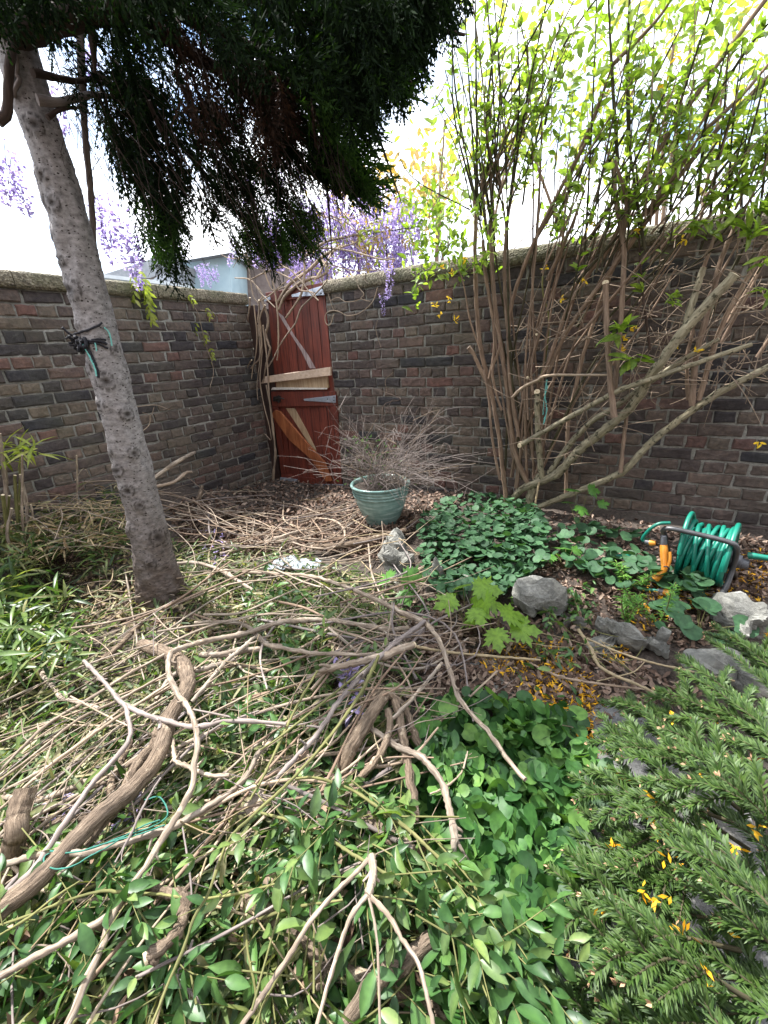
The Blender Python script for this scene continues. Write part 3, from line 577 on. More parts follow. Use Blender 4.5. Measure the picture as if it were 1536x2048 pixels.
# foliage: many flat hanging sprays of scale leaves
def spray_tmpl(rng, nb=8):
    V = []; F = []
    def blade(p, d, l, w):
        d = nrm(d); y = nrm(np.cross(d, rng.normal(size=3))) * w; n = len(V); p = np.array(p)
        V.extend([p - y * .5, p + d * l * .5 - y, p + d * l, p + d * l * .5 + y]); F.append((n, n + 1, n + 2, n + 3))
    for k in range(nb):
        t = .08 + .9 * k / nb; blade((t - .06, 0, -.12 * t * t), (1, 0, -.24 * t), .2, .022)
        for s in (-1, 1):
            L = .4 * (1 - t) + .1; a = .75 + .2 * rng.normal(); d = np.array([math.cos(a), s * math.sin(a), -.2 + .16 * rng.normal()]); st = np.array([t, 0, -.12 * t * t])
            for q in range(4):
                b = st + nrm(d) * L * q / 4; blade(b, d + [0, 0, -.1 * q], L / 3.0, .016)
                if q < 3: blade(b, nrm(d) + [.8, 0, rng.normal() * .3], L * .28, .013); blade(b, nrm(d) + [-.2, s * .7, rng.normal() * .3], L * .24, .013)
    return np.array(V), [np.array(F)]
ST = [spray_tmpl(np.random.default_rng(k)) for k in range(4)]
def sprays(mb, poly, n, Y0, Y1, d0, spread, L0, L1, m=0, clump=0):
    pts = inpoly(poly, n, R)
    if clump:
        c = inpoly(poly, clump, R); pts = c[R.integers(0, clump, n)] + R.normal(size=(n, 2)) * [26, 34]
    T = np.array([at(x, y, Y0 + (Y1 - Y0) * R.random()) for x, y in pts]); D = nrm(np.array(d0) + R.normal(size=(n, 3)) * spread); L = L0 + (L1 - L0) * R.random(n)
    Fm = frames(D, R.normal(size=(n, 3)), L); w = R.integers(0, len(ST), n)
    for k in range(len(ST)): q = w == k; inst(mb, *ST[k], Fm[q], (T - D * L[:, None] * .5)[q], m) if q.any() else None
mb = MB()
sprays(mb, [(380, -70), (940, -70), (890, 50), (845, 100), (800, 180), (745, 250), (715, 280), (650, 270), (570, 220), (490, 160), (420, 90)], 350, 1.55, 2.5, (.25, .1, -.9), .35, .13, .26)
sprays(mb, [(650, -70), (940, -70), (895, 30), (850, 90), (800, 180), (740, 240), (670, 180)], 190, 1.6, 2.3, (.1, .1, -1), .25, .12, .24)
sprays(mb, [(520, 200), (670, 280), (725, 300), (735, 360), (700, 385), (650, 375), (600, 350), (540, 290)], 95, 1.9, 2.3, (.6, .1, -.7), .3, .12, .22)
sprays(mb, [(250, 180), (380, 200), (390, 300), (375, 420), (340, 520), (300, 505), (280, 400), (260, 300)], 150, 1.8, 2.3, (.15, .1, -1), .3, .12, .24, 0, 22)
sprays(mb, [(400, 280), (560, 330), (640, 420), (630, 490), (560, 520), (500, 490), (450, 420)], 190, 1.9, 2.4, (.4, .1, -.85), .35, .09, .17, 0, 17)
sprays(mb, [(220, 60), (430, 60), (520, 300), (260, 330)], 60, 1.7, 2.4, (.3, .1, -1), .3, .12, .24, 0, 16)
sprays(mb, [(40, 60), (250, 60), (230, 330), (100, 280)], 34, 1.8, 2.4, (.4, .1, -1), .4, .1, .2, 0, 8)
sprays(mb, [(-60, -60), (420, -60), (420, 20), (-60, 20)], 160, 1.5, 2.2, (.2, .1, -.8), .4, .14, .25)
sprays(mb, [(620, 120), (830, 120), (800, 200), (740, 270), (690, 310), (640, 260)], 45, 1.6, 1.9, (.75, -.1, -.6), .25, .14, .24, 1)
sprays(mb, [(640, 300), (750, 320), (760, 390), (720, 420), (650, 370)], 50, 1.9, 2.2, (.7, -.1, -.7), .25, .12, .22, 1)
sprays(mb, [(290, 420), (370, 430), (340, 530), (300, 520)], 36, 1.8, 2.1, (.1, 0, -1), .3, .1, .17, 1)
sprays(mb, [(500, 430), (640, 420), (640, 510), (540, 520), (470, 500)], 90, 1.9, 2.2, (.3, 0, -.9), .35, .1, .16, 1)
sprays(mb, [(330, 60), (560, 120), (640, 250), (520, 330), (380, 250)], 80, 1.6, 2.3, (.2, .1, -1), .25, .12, .22, 2)
mb.build('crown', [M['conifer'], M['conifer_tip'], M['conifer_dead']], tree)
mb = MB()
for k in range(520):
    x, y = inpoly([(60, 40), (600, 40), (700, 300), (640, 430), (420, 400), (250, 360), (120, 260)], 1, R)[0]; Y = 1.7 + .7 * R.random(); p = at(x, y, Y); l = .12 + .28 * R.random()
    d = nrm(np.array([.3, .1, -1]) + R.normal(size=3) * .28); tube(mb, [p, p + d * l * .5 + R.normal(size=3) * .012, p + d * l + R.normal(size=3) * .02], [.0015, .0012, .0006], 3, 5)
o = mb.build('hanging_twigs', M['dark_twig'], tree); o['kind'] = 'stuff'
# rope tied round the trunk
rp_ = empty('rope', 'frayed black rope knotted round the leaning tree trunk with a teal strand', 'rope', at(170, 690, TY0 - .2))
def oncurve(px, py, lift=0.0):
    """the trunk's near surface seen through that pixel"""
    d = nrm(ray(px, py)); w = TC - CAMP; al = w @ d; dist = np.linalg.norm(w - al[:, None] * d, axis=1); k = int(np.argmin(dist)); r = np.interp(k / (len(TC) - 1), np.linspace(0, 1, 13), tR) + lift
    return CAMP + d * (al[k] - math.sqrt(max(r * r - dist[k] ** 2, 0)))
def rope(pts, r, m='rope', name='strand', lift=.004, parent=rp_):
    mb = MB(); tube(mb, [oncurve(x, y, lift) for x, y in pts], r, 6, n=len(pts) * 5, wob=.1, rng=R); return mb.build(name, M[m], parent)
rope([(131, 677), (150, 668), (175, 660), (195, 652), (204, 645)], .0042)
rope([(124, 655), (140, 668), (155, 674), (166, 680)], .0042, lift=.008)
rope([(138, 686), (150, 685), (165, 683), (185, 682), (205, 684), (214, 689)], .005)
rope([(140, 691), (155, 690), (170, 688), (190, 686), (208, 693), (216, 697)], .004)
rope([(178, 682), (195, 678), (212, 680)], .0035)
rope([(168, 690), (178, 703), (188, 722), (195, 742), (197, 755)], .0052, lift=.008)
rope([(164, 688), (172, 700), (182, 718), (190, 738), (193, 752)], .0035, 'teal_cord', lift=.012)
rope([(208, 655), (216, 662), (221, 675), (224, 692)], .003, 'teal_cord', lift=.01)
rope([(190, 686), (192, 694), (193, 702)], .0025, 'teal_cord', lift=.008)
mb = MB()
for k in range(9):
    c = oncurve(157 + 12 * R.random(), 675 + 30 * R.random(), .012); tube(mb, [c + R.normal(size=3) * .012 for _ in range(4)], .006, 6, 10, wob=.1, rng=R)
mb.build('knot', M['rope'], rp_)
# climbing vine stem hanging in front of the wall, and stems winding up the trunk top
mb = MB(); tube(mb, [at(x, y, 1.95) for x, y in [(155, -20), (160, 60), (163, 130), (167, 210), (172, 290), (183, 400), (187, 480), (190, 560), (191, 600)]], [.012, .013, .012, .011, .0115, .011, .011, .012, .013], 8, wob=.04, rng=R)
tag(mb.build('hanging_stem', M['stick_grey']), 'long straight woody stem hanging beside the tree trunk down to the wall coping', 'vine stem')
for pts, lab in (([(0, 5), (10, 40), (16, 70), (20, 120), (22, 160)], 'pale thin climber stem winding on the top of the tree trunk'), ([(25, 30), (26, 80), (34, 125), (33, 150), (40, 158), (30, 180), (28, 195)], 'twisted climber stem curling in the middle of the upper tree trunk')):
    mb = MB(); tube(mb, [oncurve(x, y, .012) for x, y in pts], .007, 6, wob=.05, rng=R); tag(mb.build('climber_stem', M['stick_grey']), lab, 'vine stem')
# ------------------------------------------------------------------ wisteria over the door and along the wall tops
wis = empty('wisteria', 'wisteria with purple flower clusters and tangled cut stems over the red door', 'climbing plant', RW(500, 960, .06))
def vine(pts, r, off, m='vine', name='stem', parent=wis, wob=.06, cut=True):
    mb = MB(); offs = np.interp(np.linspace(0, 1, len(pts)), np.linspace(0, 1, len(off)), off) if not np.isscalar(off) else np.full(len(pts), off)
    tube(mb, [RW(x, y, o) for (x, y), o in zip(pts, offs)], r, 7, wob=wob, rng=R, cap=1); return mb.build(name, [M[m], M['cut']], parent)
V_ = [([(555, 606), (565, 588), (578, 570), (595, 556), (620, 538), (650, 510), (690, 490)], [.012, .013, .014, .012], [.06, .02, -.2]),
 ([(558, 620), (567, 596), (582, 580), (600, 566), (622, 557), (640, 553), (655, 540), (645, 520)], [.011, .013, .012, .01], [.06, .03, -.1]),
 ([(572, 636), (586, 616), (600, 594), (606, 575), (609, 540), (608, 500)], [.009, .01, .008], [.07, .06, 0]),
 ([(522, 598), (530, 618), (536, 636), (535, 655), (532, 668), (537, 688), (540, 698), (536, 715), (532, 730), (529, 750), (526, 765)], [.011, .012, .01, .009, .006], [.1, .07]),
 ([(544, 560), (549, 580), (553, 606), (556, 640), (557, 672), (556, 705), (554, 720)], [.008, .008, .006], [.09, .06]),
 ([(655, 560), (640, 578), (620, 598), (603, 615), (596, 632), (590, 648), (575, 668), (560, 690), (548, 715), (537, 733)], [.006, .007, .006], [.05, .06, .07]),
 ([(518, 600), (518, 620), (516, 645)], [.009, .008], [.12, .1]),
 ([(530, 610), (522, 628), (518, 650), (523, 690), (518, 718), (509, 728), (502, 737)], [.008, .008, .007], [.12, .1]),
 ([(508, 610), (511, 640), (514, 670), (512, 705), (506, 735), (503, 757)], [.006, .006, .004], [.12, .1]),
 ([(500, 595), (499, 615), (495, 640)], [.007, .006], [.14, .12]),
 ([(503, 720), (497, 730), (492, 744)], [.006, .005], [.14, .12]),
 ([(520, 640), (524, 700), (520, 760), (528, 810), (538, 850), (542, 880), (530, 868), (524, 870)], [.007, .006, .004], [.1, .07]),
 ([(526, 650), (534, 720), (538, 790), (546, 850), (550, 900), (548, 950), (546, 985)], [.009, .008, .01], [.09, .06]),
 ([(516, 650), (520, 710), (514, 770), (516, 800)], [.005, .004], [.12, .1]),
 ([(532, 770), (540, 812), (545, 860), (552, 910), (545, 950), (550, 1000)], [.006, .006, .008], [.1, .06]),
 ([(500, 560), (530, 545), (570, 535), (600, 560), (620, 585), (637, 601)], [.006, .006, .005], [.05, .1]),
 ([(470, 556), (500, 560), (525, 590), (515, 605), (540, 590), (575, 560), (605, 540)], [.005, .006, .005], [.1, .05]),
 ([(545, 540), (585, 560), (600, 580), (625, 585), (635, 600)], [.006, .005], [.06, .08]),
 ([(490, 480), (498, 540), (506, 590), (516, 606)], [.005, .006], [.1, .1]),
 ([(528, 540), (535, 560), (545, 580), (560, 578), (585, 566), (610, 545)], [.006, .005], [.08, .02]),
 ([(505, 560), (520, 585), (535, 600), (550, 615)], [.006, .005], [.1, .09]),
 ([(560, 520), (610, 502), (650, 496), (700, 502), (760, 518), (790, 518)], [.009, .008, .006], [-.1, -.2]),
 ([(600, 520), (640, 490), (670, 478), (710, 470), (745, 460)], [.012, .01, .007], [-.1, -.3]),
 ([(630, 560), (655, 520), (670, 500), (710, 485), (735, 470)], [.009, .007, .005], [0, -.3]),
 ([(640, 430), (680, 445), (700, 480), (720, 500), (735, 520)], [.006, .005], [-.2, -.25]),
 ([(660, 430), (700, 450), (730, 490), (733, 540)], [.006, .005], [-.25, -.2]),
 ([(690, 440), (720, 430), (750, 400), (800, 370)], [.005, .003], [-.3]),
 ([(590, 500), (640, 520), (700, 540), (760, 540)], [.005, .004], [-.1, -.2])]
for p, r, o in V_: vine(p, r, o)
for k in range(34):
    x, y = 480 + 330 * R.random(), 430 + 120 * R.random(); a = R.random() * 6.28; l = 40 + 70 * R.random()
    if x > 660 and y > 520: continue
    vine([(x, y), (x + l * .5 * math.cos(a) + R.normal() * 9, y + l * .3 * math.sin(a) + R.normal() * 9), (x + l * math.cos(a), y + l * .6 * math.sin(a))], [.004, .002], -.1 - .3 * R.random() if x > 560 else .02)
# pale curling tendrils on the right wall
for p, r in (([(668, 628), (660, 650), (651, 645), (652, 628), (665, 621), (680, 624), (694, 631), (715, 628), (735, 615), (748, 598), (755, 575)], .004), ([(660, 602), (676, 595), (690, 603), (705, 603), (722, 598)], .003), ([(712, 555), (718, 575), (728, 588), (722, 597), (740, 603)], .003), ([(731, 545), (730, 560), (738, 568)], .003), ([(755, 640), (752, 660), (760, 690), (761, 695)], .0025), ([(786, 745), (771, 760), (773, 780), (770, 790)], .0025)):
    vine(p, r, .03, wob=.03, name='tendril')
vine([(650, 566), (660, 600), (667, 620)], .003, .02, name='tendril')
# flower clusters
def raceme_mesh(L, rng, n=70):
    mb = MB(); tube(mb, [(0, 0, 0), (0, 0, -L)], [.002, .001], 3, 3, m=1); t = rng.random(n) ** .8; w = .042 * (1 - t) ** .55 + .006; a = rng.random(n) * 6.28; rr = w * (.5 + .5 * rng.random(n))
    T = np.stack([rr * np.cos(a), rr * np.sin(a), -t * L], -1); D = nrm(np.stack([np.cos(a), np.sin(a), rng.normal(size=n) * .5 + .2], -1))
    inst(mb, *OVAL4, frames(D, rng.normal(size=(n, 3)), .022 * (.7 + .5 * rng.random(n)), .03), T, 0); inst(mb, *OVAL4, frames(D + rng.normal(size=(n, 3)) * .6, rng.normal(size=(n, 3)), .016, .022), T, 0)
    return mb
RAC = []
def raceme(p, s=1.):
    k = len(RAC)
    if k < 5:
        o = raceme_mesh(.17 + .03 * k, np.random.default_rng(50 + k)).build('raceme', [M['wist'], M['olive_stem']]); RAC.append(o)
    else: o = RAC[k % 5].copy(); RAC.append(o); COL.objects.link(o)
    o.parent = wis; o.location = Vector(p) - wis.location; o.rotation_euler = (R.normal() * .2, R.normal() * .2, R.random() * 6.28); o.scale = (s, s, s)
for x, y, Y, s in [(40, 378, 2.1, .8), (22, 330, 2.1, .9), (8, 300, 2.1, .8), (210, 410, 2.3, .9), (232, 430, 2.3, 1.), (247, 460, 2.3, 1.), (190, 400, 2.2, .7), (200, 450, 2.3, .8), (262, 500, 2.4, .8), (85, 160, 2.2, .8), (95, 200, 2.2, .8), (165, 100, 2.4, .8)]: raceme(at(x, y - 15, Y), s)
for x, y in [(395, 545), (405, 550), (415, 548), (425, 552), (400, 540), (430, 545), (412, 538), (268, 550)]: raceme(LW(x, y - 8, -.05) + Z * .02, .55)
for k in range(96):
    x, y = inpoly([(500, 460), (540, 430), (600, 400), (700, 370), (810, 390), (835, 440), (820, 510), (720, 520), (620, 530), (550, 545)], 1, R)[0]; raceme(RW(x, y - 12, -.25 - .4 * R.random()), 1.0 + .6 * R.random())
for x, y in [(640, 300), (700, 340), (480, 400), (470, 480), (560, 350), (600, 330), (500, 350)]: raceme(RW(x, y, -.5), .9)
for x, y, s in [(782, 540, .75), (764, 585, .55), (774, 520, .8)]: raceme(RW(x, y, .05), s)
# wisteria leaf sprays
def pinnate(mb, p, d, n, L, lw, rng, m=0):
    d = nrm(d); s = nrm(np.cross(d, [0.3, 1, .2]))
    for k in range(n):
        t = (k + 1) / n; q = p + d * L * t + np.array([0, 0, -.03 * t * t])
        for sg in (-1, 1):
            D = nrm(s * sg * .8 + d * .55 + rng.normal(size=3) * .15 + [0, 0, -.3])[None]; inst(mb, *OVAL, frames(D, nrm(rng.normal(size=(1, 3)) * .4 + [[0, -.8, .5]]), lw, lw * .9), q[None], m)
    inst(mb, *OVAL, frames(d[None], np.array([[0, -.8, .5]]), lw, lw), (p + d * L)[None], m)
mb = MB()
for x, y, dx, dy in [(275, 530, .1, -1), (285, 545, .1, -1), (265, 540, -.2, -1), (288, 570, .0, -1), (290, 585, .05, -1)]: pinnate(mb, LW(x, y, .06), np.array([dx, -.05, dy]), 4, .16, .062, R)
for x, y in [(372, 586), (405, 655), (395, 640), (420, 690), (425, 700), (412, 675), (410, 610), (430, 620)]: pinnate(mb, LW(x, y, .03), np.array([.5 * R.normal(), -.1, -.6]), 3, .07, .04, R)
for k in range(26):
    x, y = inpoly([(600, 440), (820, 380), (830, 500), (640, 540)], 1, R)[0]; pinnate(mb, RW(x, y, -.3), np.array([R.normal(), R.normal() * .3, -.4]), 4, .14, .05, R, R.integers(0, 2))
mb.build('leaves', [M['wistleaf'], M['autumn']], wis)
for p in ([(372, 590), (395, 625), (402, 650), (408, 680)], [(408, 680), (415, 700), (427, 740), (420, 775)], [(400, 620), (425, 625), (436, 635)], [(265, 815), (310, 810), (340, 820)], [(308, 815), (302, 830), (285, 825)], [(300, 830), (298, 850), (275, 870)]):
    mb = MB(); tube(mb, [LW(x, y, .03) for x, y in p], .003, 5, wob=.05, rng=R); mb.build('tendril', M['vine'], wis)
# ------------------------------------------------------------------ upright brown shrub
def opposite_leaves(mb, C, r, n, L, rng, m=0, t0=.2, tmpl=OVAL, lean=.7):
    """pairs of leaves along a shoot"""
    ks = np.clip((t0 + (1 - t0) * rng.random(n)) * (len(C) - 1), 0, len(C) - 2).astype(int); T = nrm(C[ks + 1] - C[ks]); fr = rng.random(n)[:, None]; p = C[ks] * (1 - fr) + C[ks + 1] * fr
    for sg in (-1, 1):
        s = nrm(np.cross(T, rng.normal(size=(n, 3)))); D = nrm(T * lean + s * sg); l = L * (.6 + .7 * rng.random(n)); inst(mb, *tmpl, frames(D, nrm(rng.normal(size=(n, 3)) * .5 + [0, -.3, .8]), l), p + D * r, m)
sA = empty('forsythia', 'upright brown stemmed shrub whose straight dark shoots fan up above the wall', 'shrub', RW(1020, 1010, .2))
sB = empty('lichen_shrub', 'grey lichen covered shrub leaning right along the wall, with pruned stubs above the hose reel', 'shrub', RW(1080, 1005, .22))
SH = []                                                       # shoots that carry leaves: (curve, shrub)
def stem(root, pts, r, off, m, cap='cutgrey', name='stem', wob=.05, shoots=False):
    mb = MB(); offs = np.interp(np.linspace(0, 1, len(pts)), np.linspace(0, 1, len(off)), off) if not np.isscalar(off) else np.full(len(pts), off)
    C = tube(mb, [RW(x, y, o) for (x, y), o in zip(pts, offs)], r, 8, n=max(10, len(pts) * 5), wob=wob, rng=R, cap=1); mb.build(name, [M[m], M[cap]], root)
    if shoots: SH.append(C)
    return C
for p, r, o in [([(1014, 1020), (1003, 914), (995, 852), (979, 769), (962, 699), (954, 624), (950, 500), (952, 440), (948, 392)], [.017, .015, .014, .012], [.2, .25]),
 ([(1061, 976), (1032, 914), (1020, 831), (1010, 748), (999, 674), (987, 583), (983, 500), (980, 440)], [.018, .016, .014, .012], [.22, .3]),
 ([(1037, 873), (1020, 765), (1016, 674), (1010, 583), (1010, 500), (1016, 430)], [.014, .012, .01], [.26, .3]),
 ([(1016, 674), (1024, 604), (1045, 541), (1075, 470), (1120, 380), (1180, 270)], [.013, .011, .009], [.28, .4]),
 ([(979, 757), (989, 700), (987, 645), (970, 541), (966, 480)], [.012, .01], [.25, .3]),
 ([(1003, 820), (993, 790), (985, 740), (1000, 690), (990, 640)], [.009, .008], [.3, .33]),
 ([(970, 760), (948, 710), (937, 695)], [.012, .013, .015], [.25, .27]),
 ([(960, 700), (940, 640), (925, 560), (905, 520)], [.006, .004], [.28, .3]),
 ([(1000, 960), (985, 880), (978, 800), (968, 740)], [.009, .008], [.3])]: stem(sA, p, r, o, 'brown_stem')
def shoot(root, x0, y0, x1, y1, r, o0, o1, m='olive_stem', bow=0.):
    mx_, my_ = (x0 + x1) / 2 + bow * 18 + R.normal() * 6, (y0 + y1) / 2 + R.normal() * 6
    return stem(root, [(x0, y0), (mx_, my_), (x1, y1)], [r, r * .8, r * .4], [o0, (o0 + o1) / 2, o1], m, 'olive_stem', 'shoot', .03, True)
for x0, y0, x1, y1, r in [(948, 395, 905, 60, .006), (950, 400, 900, -40, .006), (953, 400, 925, -60, .006), (955, 400, 950, -60, .007), (958, 410, 1000, 215, .008), (1000, 230, 1040, 40, .006), (1000, 215, 1130, -40, .006), (980, 440, 985, -40, .006), (984, 440, 1018, -60, .007), (1000, 380, 1025, -40, .007), (1016, 430, 1035, 60, .006), (1012, 440, 1068, 320, .006), (1060, 330, 1150, 80, .006), (1014, 440, 1100, -30, .007), (1045, 410, 1120, 220, .006), (1090, 250, 1220, -40, .007), (975, 480, 870, 190, .005), (945, 420, 860, 180, .004), (940, 420, 780, 260, .004), (990, 480, 940, 130, .005), (1010, 430, 985, 100, .005)]:
    shoot(sA, x0, y0, x1, y1, r, .3, .35 + .3 * R.random(), bow=R.normal())
for k in range(22):
    x0 = 950 + 75 * R.random(); y0 = 470 - 130 * R.random(); a = math.radians(-96 + 42 * R.random() ** 1.3); l = 220 + 330 * R.random()
    shoot(sA, x0, y0, x0 + l * math.cos(a), y0 + l * math.sin(a), .0035 + .003 * R.random(), .25 + .1 * R.random(), .3 + .3 * R.random(), 'olive_stem' if R.random() < .5 else 'brown_stem', bow=R.normal() * .6)
for x0, y0, x1, y1, r, m in [(1170, 500, 1195, -40, .006, 'olive_stem'), (1236, 330, 1215, -40, .009, 'olive_stem'), (1240, 500, 1230, 320, .013, 'brown_stem'), (1258, 300, 1262, -60, .01, 'olive_stem'), (1290, 500, 1255, 260, .008, 'olive_stem'), (1095, 560, 1170, 380, .011, 'brown_stem'), (1070, 480, 1160, 300, .012, 'brown_stem'), (1160, 300, 1225, 130, .011, 'brown_stem'), (1225, 130, 1370, -50, .01, 'brown_stem'), (1290, 430, 1400, 270, .012, 'brown_stem'), (1400, 270, 1560, 100, .01, 'brown_stem'), (1300, 420, 1440, 180, .009, 'brown_stem'), (1440, 180, 1560, 20, .007, 'olive_stem'), (1130, 640, 1170, 400, .005, 'olive_stem'), (1150, 600, 1200, 330, .005, 'olive_stem'), (1215, 330, 1380, 20, .007, 'olive_stem'), (1330, 300, 1440, -40, .006, 'olive_stem'), (1340, 420, 1390, 160, .006, 'olive_stem'), (1390, 430, 1420, 140, .008, 'olive_stem'), (1420, 430, 1470, 200, .006, 'olive_stem'), (1450, 440, 1530, 160, .007, 'olive_stem'), (1180, 480, 1340, 160, .008, 'olive_stem'), (1100, 470, 1230, 240, .007, 'olive_stem'), (1300, 700, 1275, 420, .007, 'dark_twig'), (1275, 420, 1268, 300, .005, 'olive_stem'), (1380, 480, 1500, 300, .007, 'brown_stem'), (1470, 420, 1536, 260, .006, 'brown_stem')]:
    shoot(sB, x0, y0, x1, y1, r, .3 + .1 * R.random(), .35 + .3 * R.random(), m, R.normal() * .5)
for k in range(60):
    x0 = 1080 + 460 * R.random(); y0 = 560 - 180 * R.random(); l = 150 + 320 * R.random(); a = math.radians(-88 + 44 * R.random())
    shoot(sB, x0, y0, x0 + l * math.cos(a), y0 + l * math.sin(a), .003 + .003 * R.random(), .2 + .3 * R.random(), .3 + .3 * R.random(), 'olive_stem' if R.random() < .6 else 'brown_stem', R.normal() * .6)
for p, r, o, m in [([(1024, 1000), (1045, 978), (1078, 964), (1115, 947), (1157, 902), (1215, 856), (1264, 811), (1293, 765), (1322, 724), (1355, 678), (1397, 628), (1438, 583), (1470, 548)], [.024, .028, .027, .025, .024, .022], [.2, .3, .5, .55], 'lichen_stem'),
 ([(1370, 655), (1378, 630), (1389, 591), (1407, 535)], [.018, .015, .014], [.5, .48], 'lichen_stem'),
 ([(1099, 947), (1132, 898), (1182, 844), (1223, 819), (1281, 777), (1368, 719), (1438, 678)], [.02, .017, .015, .01], [.24, .4], 'lichen_stem'),
 ([(1039, 891), (1107, 852), (1190, 806), (1248, 777), (1306, 757), (1376, 732), (1438, 711), (1505, 688)], [.015, .014, .013, .01], [.42, .5, .45], 'lichen_stem'),
 ([(1040, 1030), (1078, 1013), (1140, 989), (1223, 955), (1252, 939), (1302, 885), (1376, 827), (1438, 786), (1500, 753), (1560, 720)], [.02, .02, .019, .016], [.2, .3, .32], 'lichen_stem'),
 ([(1055, 1020), (1062, 985), (1072, 965), (1080, 950)], [.03, .026], [.22, .22], 'lichen_stem'),
 ([(1228, 835), (1219, 748), (1214, 666), (1211, 568)], [.016, .015, .014], [.5, .42], 'brown_stem'),
 ([(1241, 945), (1250, 860), (1256, 805)], [.012, .01], [.32], 'brown_stem'),
 ([(1084, 958), (1076, 870), (1074, 786)], [.021, .019, .018], [.26, .3], 'lichen_stem'),
 ([(1132, 990), (1136, 852), (1148, 790), (1165, 715), (1190, 637), (1215, 562), (1244, 500), (1290, 420)], [.012, .012, .012, .01], [.2, .3], 'brown_stem'),
 ([(1070, 765), (1095, 732), (1132, 624), (1182, 541), (1215, 500), (1300, 330), (1420, 150), (1545, -20)], [.009, .012, .012, .009], [.3, .4], 'brown_stem'),
 ([(1095, 748), (1132, 666), (1190, 583), (1252, 500), (1400, 300), (1550, 140)], [.012, .012, .01], [.28, .4], 'brown_stem'),
 ([(1228, 790), (1238, 690), (1244, 600), (1248, 500), (1232, 400), (1226, 330)], [.013, .012, .012], [.42, .35], 'brown_stem'),
 ([(1384, 811), (1393, 707), (1422, 604), (1442, 521), (1480, 430)], [.014, .013, .012, .01], [.36, .3], 'brown_stem'),
 ([(1397, 800), (1438, 666), (1480, 583), (1545, 470)], [.012, .01], [.34, .3], 'brown_stem'),
 ([(1376, 800), (1374, 720), (1386, 660)], [.01, .009], [.3], 'brown_stem'),
 ([(1024, 795), (1045, 775), (1074, 761), (1099, 751), (1219, 750)], [.009, .008, .006], [.42], 'vine'),
 ([(1078, 764), (1090, 720), (1098, 640), (1085, 580), (1090, 520)], [.006, .004], [.25], 'cane'),
 ([(1066, 790), (1063, 740), (1073, 670)], [.007, .006], [.3], 'brown_stem'),
 ([(1056, 840), (1054, 790), (1055, 755)], [.006, .006], [.3], 'brown_stem'),
 ([(1078, 964), (1066, 1034), (1055, 1106)], [.007, .007, .008], [.3, .45], 'straw')]:
    stem(sB, p, r, o, m, 'cut' if m in ('lichen_stem',) else 'cutgrey')
for k in range(14):
    x0 = 1120 + 400 * R.random(); y0 = 760 - 200 * R.random(); a = math.radians(-75 + 28 * R.random()); l = 200 + 220 * R.random(); stem(sB, [(x0, y0), (x0 + l * .5 * math.cos(a) + 10 * R.normal(), y0 + l * .5 * math.sin(a)), (x0 + l * math.cos(a), y0 + l * math.sin(a))], [.007 + .004 * R.random(), .005, .003], .12 + .3 * R.random(), 'brown_stem' if R.random() < .7 else 'olive_stem')
for k in range(20):
    u = R.random(); x0 = 1000 + 90 * R.random(); y0 = 990 - 110 * R.random(); x1 = 890 + 640 * u + 20 * R.normal(); y1 = 30 + 330 * R.random() + 90 * abs(u - .3); rt_ = sA if x1 < 1130 else sB
    stem(rt_, [(x0, y0), (x0 * .72 + x1 * .28 - 12, y0 * .68 + y1 * .32), (x0 * .35 + x1 * .65, y0 * .32 + y1 * .68), (x1, y1)], [.0085 + .003 * R.random(), .007, .005, .0025], [.2, .25 + .1 * R.random(), .4], 'brown_stem' if R.random() < .8 else 'olive_stem', name='shoot', wob=.03)
def cutdisc(root, px, py, off, r, d):
    c = RW(px, py, off); d = nrm(d); mb = MB(); tube(mb, [c - d * .004, c + d * .004], r, 14, 3); o = mb.build('cut_face', M['cut'], root)
    mb = MB(); tube(mb, [c + d * .003, c + d * .0062], r * .2, 8, 3); mb.build('pith', M['bud'], o)
cutdisc(sB, 1074, 784, .3, .0185, NR * .75 + Z * .6); cutdisc(sB, 1211, 566, .42, .015, NR * .8 + Z * .5); cutdisc(sB, 1039, 891, .43, .015, NR * .8 - DR * .5); cutdisc(sB, 1073, 669, .31, .007, NR + Z * .5); cutdisc(sB, 1055, 755, .31, .007, NR + Z * .5); cutdisc(sB, 1336, 476, .4, .006, NR + Z * .4)
mb = MB()
for k in range(230):                                          # dry side twigs
    x, y = inpoly([(1000, 640), (1150, 560), (1536, 440), (1536, 760), (1300, 800), (1120, 980), (1040, 900)], 1, R)[0]; a = R.normal() * .7 + (math.pi if R.random() < .3 else 0) - .4; l = 40 + 90 * R.random(); o = .15 + .35 * R.random()
    tube(mb, [RW(x, y, o), RW(x + l * .5 * math.cos(a) + R.normal() * 6, y + l * .5 * math.sin(a) + R.normal() * 6, o + .02), RW(x + l * math.cos(a), y + l * math.sin(a) + R.normal() * 10, o + .03 * R.normal())], [.0028, .002, .001], 4, 6)
o = mb.build('dry_twigs', M['vine'], sB); o['kind'] = 'stuff'
mb = MB()
for C in SH: opposite_leaves(mb, C, .004, int(5 + 9 * R.random()), .046, R, 0, .35)
for x, y, n in [(830, 580, 7), (830, 605, 7), (850, 545, 6), (900, 520, 8), (880, 490, 10), (920, 470, 8), (870, 440, 10), (840, 480, 9), (820, 510, 7), (940, 540, 6), (900, 560, 6), (860, 400, 10), (900, 420, 10), (820, 400, 8)]:
    c = RW(x, y, .3); D = nrm(R.normal(size=(n, 3)) + [0, -.3, .2]); inst(mb, *OVAL, frames(D, nrm(R.normal(size=(n, 3)) * .5 + [0, -.5, .8]), .06 * (.7 + .6 * R.random(n))), c + R.normal(size=(n, 3)) * .025)
